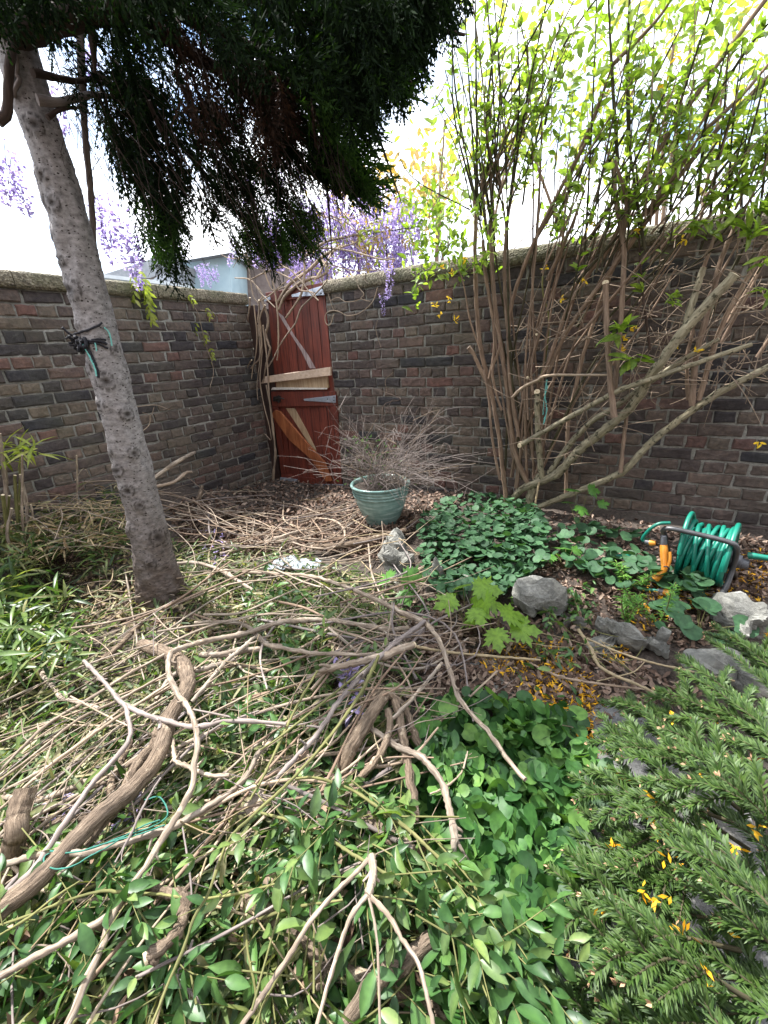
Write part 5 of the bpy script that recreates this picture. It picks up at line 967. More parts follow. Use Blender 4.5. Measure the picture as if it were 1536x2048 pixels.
def spurge(px, py, n, h, label):
    b = G(px, py); root = empty('spurge', label, 'plant', b)
    for k in range(n):
        t = b + np.array([R.normal() * .05, R.normal() * .04, h * (.7 + .5 * R.random())]); mb = MB(); C = tube(mb, [b, (b + t) / 2 + R.normal(size=3) * .01, t], [.003, .002], 5, 10, m=1); q = 46; ks = (len(C) - 1) * R.random(q) ** .6; P = np.array([C[int(i)] for i in ks]); a = R.random(q) * 6.28
        D = np.stack([np.cos(a), np.sin(a), .35 + .5 * R.random(q)], -1); inst(mb, *LANCE, frames(D, np.tile([[0, 0, 1.]], (q, 1)), .032 * (.6 + .6 * R.random(q)), .05), P); mb.build('stem', [M['spurge'], M['cane']], root)
spurge(1255, 1250, 5, .16, 'feathery green spurge plant behind the dark cleft rock'); spurge(1320, 1245, 3, .18, 'spurge plant with bright star shaped tips below the hose connector'); spurge(1245, 1180, 5, .13, 'bushy leafy weed beside the loose green hose')
# ------------------------------------------------------------------ fir shrub at the lower right
fb = G(1560, 1900); fir = empty('fir_shrub', 'young fir with dense green needled boughs spreading over the stone slabs', 'conifer shrub', fb)
def needles(mb, C, L, dens, rng):
    ln = np.concatenate([[0], np.cumsum(np.linalg.norm(np.diff(C, axis=0), axis=1))]); n = int(ln[-1] * dens); t = np.sort(rng.random(n)) * ln[-1]; P = np.stack([np.interp(t, ln, C[:, k]) for k in range(3)], -1); T = nrm(np.stack([np.interp(t, ln, np.gradient(C[:, k])) for k in range(3)], -1))
    side = nrm(np.cross(T, [0, 0, 1.])); up = np.cross(side, T); a = rng.normal(size=n) * .75 + np.where(rng.random(n) < .5, 0, math.pi); a = np.where(np.sin(a) < -.5, -a, a); S_ = side * np.cos(a)[:, None] + up * np.sin(a)[:, None]
    D = nrm(T * (.75 + .35 * rng.random(n))[:, None] + S_); l = L * (.7 + .5 * rng.random(n)) * np.clip(1.25 - .6 * (t / ln[-1]) ** 3, .4, 1)
    tmpl = (np.array([(0, -.5, 0), (.0, .5, 0), (.55, .6, .25), (.55, -.6, .25), (1, 0, .0)]), [np.array([(0, 1, 2, 3)]), np.array([(3, 2, 4)])])
    inst(mb, *tmpl, frames(D, up, l, np.full(n, .0029), np.full(n, .005)), P)
def bough(x0, y0, h0, x1, y1, h1, ns, rng):
    a, b = G(x0, y0, h0), G(x1, y1, h1); C = spline([a, (a + b) / 2 + [0, 0, .035], b], 24); mb = MB(); tube(mb, C, [.0045, .003, .0016], 5, 16, m=1); needles(mb, C[4:], .024, 1000, rng); bd = [b]
    d = nrm(b - a); s = nrm(np.cross(d, [0, 0, 1.])); L = np.linalg.norm(b - a)
    for k in range(ns):
        t = .35 + .55 * (k / max(1, ns - 1)); p = C[int(t * 23)]; sg = 1 if k % 2 else -1; l = L * (.42 * (1.15 - t)) + .05; e = p + nrm(d * .85 + s * sg * .62 + Z * (.12 + rng.normal() * .22)) * l; c = spline([p, (p + e) / 2 + Z * .01, e], 12); tube(mb, c, [.003, .0015], 4, 8, m=1); needles(mb, c, .022, 1050, rng); bd.append(e)
    for e in bd:
        n = 4; inst(mb, *PET, frames(nrm(rng.normal(size=(n, 3)) + d), rng.normal(size=(n, 3)), .011, .02), np.tile(e, (n, 1)), 2)
    mb.build('bough', [M['needle'], M['olive_stem'], M['bud']], fir)
rf_ = np.random.default_rng(21)
for x0, y0, h0, x1, y1, h1, ns in [(1590, 1480, .3, 1475, 1295, .22, 4), (1620, 1420, .3, 1450, 1290, .2, 4), (1600, 1400, .3, 1515, 1300, .22, 3), (1600, 1560, .3, 1400, 1345, .2, 5), (1580, 1520, .3, 1330, 1400, .2, 5), (1560, 1560, .28, 1280, 1420, .2, 5), (1560, 1600, .28, 1240, 1415, .17, 6), (1500, 1590, .26, 1205, 1480, .17, 6), (1480, 1620, .24, 1230, 1470, .2, 5), (1480, 1650, .24, 1165, 1590, .16, 6), (1500, 1700, .24, 1200, 1550, .2, 5), (1470, 1700, .22, 1190, 1690, .16, 6), (1480, 1740, .22, 1140, 1745, .14, 6), (1480, 1800, .22, 1165, 1780, .16, 6), (1450, 1800, .2, 1230, 1720, .2, 5), (1490, 1850, .22, 1115, 1835, .13, 7), (1480, 1900, .22, 1180, 1890, .16, 6), (1500, 1960, .22, 1140, 1965, .13, 7), (1500, 2000, .22, 1220, 1900, .2, 5), (1480, 2060, .22, 1150, 2050, .13, 6), (1560, 2080, .24, 1260, 1990, .2, 6), (1600, 1700, .3, 1370, 1480, .26, 6), (1620, 1760, .3, 1420, 1560, .26, 6), (1640, 1840, .32, 1460, 1640, .28, 6), (1620, 1900, .32, 1360, 1700, .26, 6), (1660, 1960, .32, 1480, 1760, .3, 6), (1640, 2040, .32, 1430, 1800, .26, 6), (1640, 2120, .32, 1400, 1900, .26, 6), (1660, 1600, .34, 1480, 1420, .3, 5), (1680, 1660, .36, 1500, 1500, .3, 6), (1640, 1560, .34, 1420, 1430, .26, 5), (1700, 2040, .36, 1500, 1880, .3, 6), (1680, 2140, .34, 1480, 2000, .3, 6), (1560, 2140, .28, 1330, 2040, .22, 6), (1500, 1760, .22, 1290, 1620, .22, 5), (1480, 1560, .26, 1340, 1480, .24, 4), (1500, 2140, .25, 1250, 2100, .15, 6), (1640, 1500, .34, 1560, 1350, .28, 4), (1590, 1650, .3, 1310, 1560, .24, 6), (1420, 1760, .18, 1260, 1800, .2, 5)]:
    lay = rf_.random() * .2 - .12; bough(x0, y0, h0 + lay * .6, x1, y1, max(.03, h1 + lay), ns, rf_)
mb = MB()
for x, y, h in [(1310, 1650, .27), (1325, 1672, .27), (1390, 1650, .27), (1315, 1590, .25), (1320, 1800, .24), (1295, 1788, .24), (1410, 1955, .28), (1320, 1465, .25), (1440, 1450, .28), (1270, 1605, .22), (1350, 1435, .25), (1512, 1655, .3), (1500, 1520, .3), (1455, 1860, .28), (1250, 1560, .2), (1230, 1690, .2), (1400, 1560, .28), (1475, 1700, .3), (1370, 1870, .26), (1210, 1820, .18), (1480, 1400, .28), (1340, 1730, .26), (1190, 1890, .16), (1420, 1780, .28), (1290, 1500, .22)]:
    n = 6; inst(mb, *PET, frames(R.normal(size=(n, 3)) * [1, 1, .4], R.normal(size=(n, 3)), .018, .026), G(x, y, h) + R.normal(size=(n, 3)) * .005)
tag(mb.build('yellow_blossom', M['petal']), 'yellow flowers fallen onto the fir branches', 'petals', kind='stuff')
# ------------------------------------------------------------------ bamboo stumps at the left
bb = G(40, 1110); bam = empty('bamboo', 'clump of cut bamboo stumps with fresh leaves against the brown wall', 'bamboo', bb)
for x0, y0, x1, y1, r, m in [(25, 1090, 29, 875, .014, 'stick'), (40, 1100, 36, 960, .012, 'cane'), (12, 1090, 8, 945, .012, 'stick'), (47, 1080, 50, 915, .01, 'cane'), (62, 1090, 64, 950, .012, 'stick'), (4, 1110, 0, 980, .014, 'cane'), (75, 1090, 78, 995, .012, 'stick'), (30, 1120, 36, 1000, .013, 'cane'), (-15, 1100, -12, 960, .013, 'stick'), (150, 1040, 147, 905, .008, 'stick'), (140, 960, 130, 890, .008, 'cane'), (55, 1110, 52, 905, .008, 'stick'), (18, 1130, 16, 1010, .012, 'stick'), (118, 1010, 120, 870, .006, 'straw'), (105, 900, 92, 850, .006, 'straw'), (85, 1070, 88, 1010, .01, 'stick')]:
    a = G(x0, y0); h = (y0 - y1) / (FPX / (a[1] * cp + (CAM_H - a[2]) * sp)) * 1.05; b = at(x1, y1, a[1]); mb = MB(); r *= .5 + .45 * R.random(); b = b + R.normal(size=3) * .03; tube(mb, [a - Z * .03, a * .7 + b * .3 + R.normal(size=3) * .008, a * .35 + b * .65 + R.normal(size=3) * .01, b], [r * 1.1, r, r * .95, r * .8], 9, wob=.07, rng=R, cap=1); mb.build('cane', [M[m], M['cut']], bam)
mb = MB()
def bleaves(c, n, L, spread, up=.2):
    D = nrm(R.normal(size=(n, 3)) * [1, 1, .5] + [0, -.1, up]); inst(mb, *LANCE, frames(D, nrm(R.normal(size=(n, 3)) * .4 + [0, 0, 1]), L * (.6 + .7 * R.random(n)), L * .9), c + R.normal(size=(n, 3)) * spread)
mb.build('leaves', M['bamboo'], bam) if mb.n else None
for x, y, Y, n in [(30, 900, 2.45, 9), (60, 895, 2.4, 9), (80, 905, 2.4, 7), (15, 905, 2.4, 8), (0, 915, 2.4, 6)]: bleaves(at(x, y, Y), n, .15, .02, .3)
mb.build('leaves', M['wistleaf'], bam); mb = MB()  # brighter leaf colour stands in for backlight on these bamboo leaves
for k in range(90):
    x, y = inpoly([(-40, 1060), (80, 1080), (140, 1180), (150, 1300), (60, 1340), (-60, 1340)], 1, R)[0]; bleaves(G(x, y, .04 + .16 * R.random()), 9, .12, .03)
for k in range(60):
    x, y = inpoly([(60, 960), (230, 960), (260, 1100), (200, 1160), (120, 1100)], 1, R)[0]; bleaves(G(x, y, .02 + .08 * R.random()), 5, .1, .03)
for x, y in [(20, 1165), (30, 1180), (10, 1215), (50, 1220), (20, 1310), (5, 1330)]: bleaves(G(x, y, .22), 7, .17, .02)
mb.build('leaves', M['bamboo'], bam)
mb = MB()
for k in range(260):
    x, y = inpoly([(50, 1100), (140, 1090), (160, 1180), (130, 1220), (60, 1210)], 1, R)[0]; p = G(x, y, .02 + .1 * R.random()); tube(mb, [p, p + R.normal(size=3) * [.05, .05, .03], p + R.normal(size=3) * [.09, .09, .06]], [.002, .0015, .001], 3, 4)
tag(mb.build('fibrous_roots', M['conifer_dead']), 'dark reddish mat of fibrous dead roots at the left behind the tree', 'dead roots', kind='stuff')
# ------------------------------------------------------------------ the pile of cut branches
def depth(p): return float((p - CAMP) @ ef)
def limb(name, px, dia, h, m, label, cat='branch', cap='cutgrey', face=None, group=None, wob=.075, sides=9, forks=()):
    """one cut limb lying on the pile: path in the picture, thickness, height above the ground along it"""
    n = len(px); H = np.interp(np.linspace(0, 1, n), np.linspace(0, 1, len(h)), h) if not np.isscalar(h) else np.full(n, h)
    P = [G(x, y, z) for (x, y), z in zip(px, H)]; D_ = np.interp(np.linspace(0, 1, n), np.linspace(0, 1, len(dia)), dia) if not np.isscalar(dia) else np.full(n, dia)
    r = [d * .9 / 2 * depth(p) / FPX for d, p in zip(D_, P)]; mb = MB(); N_ = n * 7; rr = np.interp(np.linspace(0, 1, N_), np.linspace(0, 1, n), r); nodes = R.integers(2, N_ - 2, max(2, int(n * .7))); kx = np.arange(N_)
    for k in nodes if r[0] < .015 else (): rr *= 1 + (.12 + .2 * R.random()) * np.exp(-((kx - k) / 1.1) ** 2)
    P = [p + (R.normal(size=3) * r[i] * (.35 if r[0] < .012 else .12) if 0 < i < n - 1 else 0) for i, p in enumerate(P)]
    C = tube(mb, P, rr, sides + 5 * (r[0] > .012), n=N_, wob=wob if r[0] < .012 else .03, rng=R, cap=1, tone=0); org = P[n // 2]
    for k in nodes[:7]:
        if R.random() < .75 and rr[k] < .016:
            d = nrm(C[min(k + 1, N_ - 1)] - C[k - 1]); q = nrm(np.cross(d, R.normal(size=3)) + d * .6 + Z * .35); l = .008 + .035 * R.random() ** 2; tube(mb, [C[k], C[k] + q * (rr[k] + l * .5), C[k] + q * (rr[k] + l) + R.normal(size=3) * .004], [rr[k] * .55, rr[k] * .4, rr[k] * .3], 6, 5, cap=1)
    for fp, fd, fh in forks:
        Q = [G(x, y, z) for (x, y), z in zip(fp, np.interp(np.linspace(0, 1, len(fp)), np.linspace(0, 1, len(fh)), fh))]; tube(mb, Q, [fd[0] / 2 * depth(Q[0]) / FPX, fd[-1] / 2 * depth(Q[-1]) / FPX], 7, n=len(fp) * 5, wob=wob, rng=R, cap=1)
    if face is not None:
        root = empty(name, label, cat, org, group); mb.build('bark', [M[m], M[cap]], root); e = 0 if face == 0 else -1; d = nrm(P[0] - P[1]) if face == 0 else nrm(P[-1] - P[-2])
        f = MB(); tube(f, [P[e] + d * .001, P[e] + d * .006], r[e] * .93, 14, 3); f.build('cut_face', M['cut'], root); return root
    return tag(mb.build(name, [M[m], M[cap]], origin=org), label, cat, group)
B = limb
B('log', [(285, 1290), (312, 1300), (340, 1314), (362, 1322), (374, 1345), (376, 1370), (362, 1400), (338, 1440), (325, 1490), (302, 1533), (266, 1572), (219, 1615), (188, 1640), (137, 1698), (78, 1757), (0, 1822), (-50, 1870)], [26, 30, 36, 36, 40, 42, 46], [.12, .16, .18, .2, .2], 'log', 'thick rough bent log running from the tree side down to the lower left corner')
B('log', [(318, 1455), (300, 1490), (282, 1522), (258, 1560), (240, 1600), (210, 1640), (170, 1690)], [18, 22, 24, 20], [.17, .17, .15], 'log', 'shorter rough log lying close along the left of the thick bent log')
B('log', [(262, 1480), (245, 1520), (228, 1560), (222, 1590), (232, 1610)], [12, 16, 18], [.14, .12], 'log', 'gnarled short log stub beside the two parallel rough logs')
B('long_vine_stem', [(816, 1256), (778, 1259), (723, 1250), (660, 1241), (596, 1242), (554, 1252), (490, 1265), (406, 1281), (350, 1300), (337, 1318), (336, 1345), (352, 1384), (379, 1423), (398, 1482), (392, 1533), (383, 1573), (351, 1636), (312, 1695), (289, 1733), (234, 1820), (203, 1901), (168, 1972), (125, 2070)], [10, 11, 12, 13, 14, 15, 17], [.1, .16, .2, .22, .22, .22], 'stick', 'longest brown vine stem, looping over the thick bent log and forking at the bottom left', forks=[([(232, 1822), (180, 1855), (117, 1890), (50, 1925), (-20, 1965)], [15, 13], [.22, .2])])
B('grey_branch', [(168, 1322), (207, 1361), (242, 1404), (273, 1420), (316, 1437), (391, 1453), (449, 1445), (508, 1441), (572, 1448)], [8, 9, 11, 10, 8], [.16, .2, .21, .2], 'stick_grey', 'smooth bluish grey branch lying across the thick bent log', forks=[([(250, 1408), (257, 1440), (260, 1474), (234, 1513), (187, 1564), (129, 1646), (70, 1735), (0, 1800)], [8, 14], [.2, .2, .2]), ([(318, 1438), (321, 1448), (319, 1458)], [9, 7], [.2, .2])])
B('curved_stick', [(346, 1478), (348, 1500), (358, 1522), (376, 1536), (395, 1545), (422, 1551), (458, 1550)], [7, 10, 10, 8], [.17, .19], 'stick', 'smooth brown stick curving like a hook under the long vine stem')
B('branch', [(559, 1456), (537, 1490), (516, 1507), (502, 1540), (468, 1578), (422, 1608), (363, 1645), (312, 1664), (242, 1684), (176, 1700), (90, 1711), (4, 1730)], [9, 12, 13, 13, 14], [.12, .16, .2, .2], 'stick', 'brown branch with a pale sawn end at the left edge, over the thick bent log', face=-1)
B('stump', [(52, 1578), (46, 1620), (36, 1665), (22, 1720), (4, 1790)], [42, 44, 46], [.22, .18, .06], 'log', 'upright broken grey stump at the left edge of the picture', cap='log')
B('log', [(95, 1655), (125, 1645), (160, 1640), (190, 1645)], [26, 28, 22], [.08, .1], 'log', 'dark short log right of the broken stump')
B('cut_branch', [(291, 1752), (310, 1775), (336, 1788), (358, 1793), (372, 1806), (372, 1822), (360, 1846), (336, 1879), (296, 1914)], [16, 19, 23, 25, 26, 26], [.16, .2, .22, .24], 'log', 'short bent branch with a round pale sawn face at the lower left', face=-1)
B('log', [(490, 1806), (520, 1822), (551, 1842), (606, 1889), (648, 1931), (712, 1958), (796, 1984), (860, 2010), (925, 2030)], [34, 36, 40, 38], [.1, .1, .1], 'log', 'thick brown log half hidden under leaves at the bottom centre')
B('log', [(690, 2050), (735, 1988), (762, 1956), (805, 1922), (860, 1884), (900, 1856)], [34, 36, 36, 34], [.13, .15, .16], 'log', 'brown log with a sawn end crossing above the one half hidden in leaves')
B('log', [(700, 1628), (735, 1640), (762, 1656), (805, 1690), (830, 1712)], [30, 34, 34], [.08, .08], 'log', 'short brown log under the straight blue-grey stick')
B('log', [(470, 1740), (520, 1700), (560, 1660), (600, 1640), (640, 1628)], [26, 30, 30], [.05, .05], 'log', 'dark log low in the pile behind the drooping leaves')
B('log', [(388, 1512), (440, 1520), (500, 1530), (540, 1538)], [28, 30, 24], [.03, .04], 'log', 'dark log under the smooth hooked stick')
B('log', [(130, 1590), (165, 1570), (205, 1552), (240, 1540)], [26, 28, 22], [.05, .06], 'log', 'weathered log piece left of the gnarled stub')
B('forked_branch', [(743, 1709), (741, 1750), (735, 1792)], [15, 17, 18], [.28, .29, .3], 'stick', 'upright forked reddish branch whose thin arms spread downwards at the bottom centre', forks=[([(737, 1719), (705, 1752), (669, 1787), (618, 1846), (585, 1901), (542, 1965), (480, 2055)], [9, 10], [.28, .25, .2]), ([(735, 1790), (703, 1830), (678, 1897), (657, 1965), (632, 2055)], [9, 8], [.3, .25]), ([(738, 1790), (780, 1835), (805, 1880), (834, 1922), (852, 1982), (868, 2060)], [10, 9], [.3, .26]), ([(738, 1795), (750, 1850), (757, 1930), (760, 2060)], [6, 5], [.3, .24])])
B('rod', [(944, 1812), (1050, 1952), (1160, 2062)], [7, 8, 9], [.14, .12], 'stick_grey', 'straight dark grey rod at the bottom edge right of centre')
B('blue_grey_stick', [(575, 1572), (640, 1601), (690, 1626), (754, 1660), (824, 1696)], [9, 9, 9], [.2, .18], 'stick_grey', 'straight blue-grey stick pointing down right in the middle of the pile')
B('long_vine_stem', [(430, 1140), (490, 1145), (554, 1149), (622, 1153), (681, 1170), (744, 1195), (799, 1221), (848, 1243), (880, 1284), (901, 1345), (920, 1395), (949, 1427), (978, 1469), (1016, 1520), (1050, 1560)], [6, 8, 9, 10, 12, 13, 11, 9], [.06, .1, .16, .16, .15, .15, .17], 'stick', 'long tan vine stem arching over the pile and ending in the bright violet leaves')
B('grey_branch', [(850, 1242), (818, 1266), (787, 1289), (744, 1331), (702, 1377), (678, 1402), (655, 1440), (627, 1473), (585, 1524), (540, 1572)], [9, 11, 12, 11, 10], [.17, .18, .18, .16], 'stick_grey', 'purplish grey branch with a pale tip slanting down left from the long tan vine stem')
B('branch', [(826, 1290), (795, 1300), (766, 1310), (702, 1327), (660, 1335), (613, 1357)], [15, 17, 17, 13, 8], [.17, .18, .14], 'stick', 'thick light brown branch with a sawn end crossing the purplish grey branch', face=0)
B('curved_stick', [(390, 1246), (430, 1244), (482, 1246), (505, 1262), (530, 1284), (560, 1296), (617, 1305), (681, 1310), (760, 1310)], [7, 8, 9, 9, 8], [.1, .16, .17], 'stick', 'smooth tan stick with a gentle double bend in the middle of the pile')
B('pale_stick', [(832, 1293), (892, 1303), (960, 1309), (1080, 1320)], [7, 6, 5], [.16, .1, .06], 'straw', 'straight pale straw coloured stick reaching right towards the rocks')
B('pale_stick', [(1157, 1260), (1180, 1296), (1198, 1331), (1230, 1350), (1273, 1368), (1351, 1405)], [7, 7, 6], [.06, .06, .08], 'straw', 'pale bent stick below the dark cleft rock')
B('pale_stick', [(1173, 1277), (1231, 1302), (1298, 1323), (1380, 1343), (1470, 1362)], [5, 4], [.06, .06, .1], 'straw', 'thin pale straw lying just above the pale bent stick')
B('thin_stick', [(1060, 1326), (1100, 1346), (1132, 1356), (1198, 1368), (1300, 1380)], [5, 5, 4], [.04, .05], 'vine', 'thin brown stick across the soil above the stone slab')
B('root_stump', [(770, 1390), (755, 1410), (728, 1452), (700, 1498), (688, 1540), (684, 1600)], [24, 30, 32, 30], [.14, .15, .12, .04], 'log', 'old twisted root stump with several bent arms at the left of the bright violet patch', forks=[([(790, 1400), (798, 1430), (805, 1469), (813, 1520), (826, 1588), (829, 1640)], [17, 20], [.14, .14, .1]), ([(730, 1412), (750, 1394), (775, 1390), (805, 1410), (822, 1448), (838, 1490), (862, 1512), (904, 1543)], [18, 14], [.12, .13, .05]), ([(776, 1420), (780, 1450), (770, 1490), (745, 1528), (714, 1560), (690, 1590)], [14, 14], [.15, .15, .12])])
B('curved_branch', [(735, 1455), (760, 1472), (796, 1490), (838, 1512), (866, 1540), (886, 1576), (900, 1620), (907, 1670), (907, 1720), (905, 1760), (902, 1850)], [12, 14, 15, 14, 13], [.12, .16, .16, .08], 'stick', 'smooth brown branch curving down over the violet patch from the root stump')
B('short_stick', [(884, 1326), (838, 1380), (796, 1427), (782, 1436)], [8, 8, 8], [.16, .15], 'stick', 'short straight brown stick leaning on top of the root stump')
B('short_stick', [(616, 1502), (588, 1522), (563, 1538), (524, 1560)], [9, 8, 7], [.15, .14], 'brown_stem', 'short pinkish brown stick above the straight blue-grey one')
B('short_stick', [(784, 1534), (760, 1552), (738, 1566), (716, 1584)], [10, 9, 6], [.08, .06], 'stick_grey', 'short grey stick pointing at the blunt arm of the root stump')
B('crooked_twig', [(936, 1503), (930, 1525), (924, 1543), (906, 1562), (880, 1580), (860, 1588)], [4, 4, 4], [.12, .14], 'vine', 'small crooked twig caught on the smooth curving branch')
B('crooked_twig', [(1102, 1690), (1085, 1712), (1078, 1730), (1085, 1750), (1090, 1765)], [6, 5, 4], [.09, .09], 'vine', 'small crooked twig standing in the violet leaves left of the fir')
B('bent_twig', [(1165, 1788), (1125, 1790), (1095, 1800), (1082, 1822), (1078, 1850), (1066, 1885)], [6, 6, 5], [.12, .1, .08], 'stick', 'thin brown twig bent in an arc beside the lower stone slab')
for px, d, h, m, lab in [([(635, 1342), (610, 1386), (585, 1431), (534, 1537), (500, 1600)], 6, [.18, .2], 'cane', 'dark green cane slanting down left from the thick light brown branch'),
 ([(757, 1312), (735, 1360), (720, 1385), (669, 1461), (593, 1550), (500, 1636), (457, 1683), (418, 1784), (391, 1831), (363, 1902), (340, 1960), (300, 2060)], 8, [.2, .24, .26], 'cane', 'long greenish cane running from the middle of the pile down to the bottom edge'),
 ([(737, 1330), (669, 1385), (563, 1470), (520, 1500)], 5, [.2, .2], 'cane', 'thin yellow-green cane between the two slanting green canes'),
 ([(589, 1558), (620, 1556), (652, 1559), (703, 1580), (762, 1618), (817, 1660), (872, 1711), (927, 1766), (978, 1821), (1010, 1866)], 7, [.2, .22, .2], 'cane', 'long bright green leafy cane arching right over the violet leaves'),
 ([(522, 1626), (560, 1635), (590, 1645), (650, 1676), (703, 1710), (770, 1748), (838, 1803), (880, 1838), (923, 1876), (950, 1922)], 7, [.2, .22, .2], 'cane', 'green leafy cane running below the long bright green one'),
 ([(0, 1850), (60, 1830), (130, 1802), (195, 1786), (260, 1786), (320, 1790), (400, 1797), (470, 1790), (560, 1765)], 6, [.2, .22], 'cane', 'green cane with leaves lying flat across the lower left'),
 ([(0, 1870), (60, 1832), (100, 1800), (160, 1762)], 5, [.22, .22], 'cane', 'slim green shoot just below the flat lying green cane'),
 ([(488, 1800), (495, 1900), (508, 1970), (520, 2050)], 5, [.18, .16], 'cane', 'straight dark green shoot standing near the bottom centre'),
 ([(600, 1893), (560, 1950), (530, 2000), (500, 2060)], 6, [.2, .2], 'cane', 'yellow-green leafy shoot at the bottom left of the forked branch'),
 ([(385, 1880), (372, 1925), (355, 1942), (360, 1968), (385, 1990), (402, 2015), (404, 2060)], 6, [.2, .18], 'stick_grey', 'crooked grey stem below the pale sawn face'),
 ([(365, 1655), (372, 1700), (380, 1760), (384, 1800)], 4, [.24, .24], 'stick_grey', 'thin grey stem dropping from the long greenish cane'),
 ([(322, 1555), (300, 1590), (280, 1630), (262, 1670), (230, 1725)], 5, [.24, .22], 'stick_grey', 'thin grey twig with side shoots over the twine'),
 ([(0, 1541), (50, 1490), (98, 1447), (176, 1400), (219, 1369), (270, 1340), (336, 1306)], 7, [.12, .16], 'stick', 'straight brown stick slanting up to the end of the thick bent log'),
 ([(0, 1560), (78, 1502), (156, 1439), (240, 1398), (342, 1342)], 6, [.13, .17], 'stick', 'straight stick just under the one reaching the end of the thick bent log'),
 ([(0, 1618), (98, 1533), (150, 1494), (203, 1455), (270, 1411), (338, 1368)], 7, [.15, .2], 'vine', 'pale straight stick crossing beneath the bluish grey branch'),
 ([(0, 1585), (100, 1530), (180, 1470), (250, 1412)], 7, [.1, .14], 'stick', 'dull straight stick among the slanting ones at the left edge'),
 ([(383, 1404), (415, 1366), (449, 1326), (480, 1300), (510, 1274)], 9, [.16, .17], 'stick', 'tan stick rising from the loop of the longest vine'),
 ([(0, 1596), (36, 1594), (74, 1600), (115, 1587), (156, 1572), (200, 1550)], 13, [.1, .12], 'stick', 'smooth tan branch lying level left of the gnarled stub'),
 ([(51, 1302), (62, 1328), (78, 1347), (109, 1380), (130, 1392), (160, 1402), (200, 1417)], 10, [.08, .1], 'stick', 'brown curved branch at the far left among narrow leaves'),
 ([(250, 1140), (262, 1210), (272, 1270), (277, 1314), (289, 1360)], 4, [.06, .1], 'stick', 'thin twig crossing in front of the tree foot'),
 ([(330, 1128), (390, 1126), (430, 1136), (470, 1156), (505, 1180)], 8, [.08, .12], 'stick', 'smooth stick starting right behind the tree trunk'),
 ([(312, 1400), (350, 1350), (420, 1330), (470, 1318)], 12, [.12, .14], 'stick', 'thick tan branch under the start of the longest vine loop'),
 ([(400, 1310), (440, 1312), (470, 1302), (520, 1298)], 14, [.14, .15], 'stick', 'stout short branch with a pale sawn end near the double bent stick'),
 ([(440, 1108), (500, 1094), (537, 1081), (570, 1072), (606, 1061)], 9, [.06, .08], 'stick', 'brown vine stem on the dead leaves left of the coiled stems'),
 ([(628, 1094), (670, 1093), (723, 1085), (770, 1072), (812, 1060)], 14, [.06, .07], 'log', 'dark thick branch lying below the teal pot'),
 ([(600, 1046), (625, 1038), (660, 1039), (682, 1050), (690, 1066), (682, 1086), (655, 1096), (620, 1096), (585, 1085)], 5, [.06, .08], 'vine', 'pale coiled vine stem on the dead leaves in front of the door'),
 ([(300, 962), (330, 940), (366, 918), (410, 894), (450, 871)], 9, [.3, .42], 'stick', 'pale pruned branch propped against the brown wall behind the trunk'),
 ([(300, 975), (345, 962), (372, 945), (384, 944)], 7, [.28, .3], 'vine', 'knobbly pale branch end right of the tree trunk'),
 ([(395, 1000), (402, 985), (404, 972)], 8, [.05, .12], 'log', 'short upright sawn stub in the dead leaves'),
 ([(452, 1032), (453, 1024), (453, 1018)], 10, [.04, .07], 'log', 'small sawn stump with a pale top in the dead leaves'),
 ([(655, 1150), (662, 1130), (668, 1118)], 12, [.02, .1], 'log', 'small leaning stump behind the plastic scrap'),
 ([(130, 1405), (150, 1360), (220, 1310), (270, 1260), (290, 1240)], 12, [.06, .08], 'log', 'thick dark branch slanting up towards the tree foot')]:
    B('green_cane' if m == 'cane' else 'branch' if np.max(d) > 8 else 'stick', px, [d * .85, d, d, d * .8], h, m, label=lab, cat='cane' if m == 'cane' else 'branch' if np.max(d) > 8 else 'stick')
# the many thin twigs nobody could tell apart: each its own object
rt = np.random.default_rng(99)
def twigs(poly, n, l0, l1, d0, d1, ang, spread, h0, h1, ms, label, group, curve=.12, name='twig'):
    pts = inpoly(poly, n, rt)
    for x, y in pts:
        a = math.radians(ang + spread * rt.normal()); p = G(x, y, h0 + (h1 - h0) * rt.random()); l = l0 + (l1 - l0) * rt.random(); d = np.array([math.cos(a), math.sin(a), 0]); s = np.array([-d[1], d[0], 0]); c = rt.normal() * curve; z = rt.normal() * .03
        P = [p - d * l / 2 + s * c * l * .5, p - d * l / 6 - s * c * l * .3, p + d * l / 6 - s * c * l * .35 + s * rt.normal() * .01, p + d * l / 2 + s * c * l * .6]
        P = [np.array([q[0], q[1], max(float(gz(q[0], q[1])) + .006, float(gz(q[0], q[1])) + (p[2] - float(gz(p[0], p[1]))) + z * (i - 1.5) * .6)]) for i, q in enumerate(P)]
        r = d0 + (d1 - d0) * rt.random(); mb = MB(); tube(mb, P, [r, r * .9, r * .6], 5, 14, wob=.04, rng=rt); tag(mb.build(name, M[ms[rt.integers(len(ms))]], origin=p), label, 'twig', group)
S3 = ['stick', 'stick', 'vine', 'stick_grey', 'brown_stem']
twigs([(340, 990), (720, 1000), (820, 1070), (760, 1120), (560, 1110), (340, 1090)], 48, .35, 1.1, .003, .006, 15, 38, .03, .1, S3, 'loose thin vine stem lying on the dead leaves near the door', 'thin vine stems in the door corner', .3)
twigs([(310, 970), (420, 1020), (540, 1080), (440, 1110), (330, 1080)], 20, .4, .9, .003, .0055, -25, 18, .08, .2, S3, 'thin pale vine stem in the bundle just right of the trunk', 'bundle of vine stems right of the trunk', .15)
twigs([(380, 1120), (840, 1140), (900, 1230), (860, 1330), (480, 1330), (380, 1240)], 48, .3, .9, .0025, .0065, 20, 45, .05, .16, S3, 'thin bare twig in the upper half of the branch pile', 'thin twigs of the upper pile', .25)
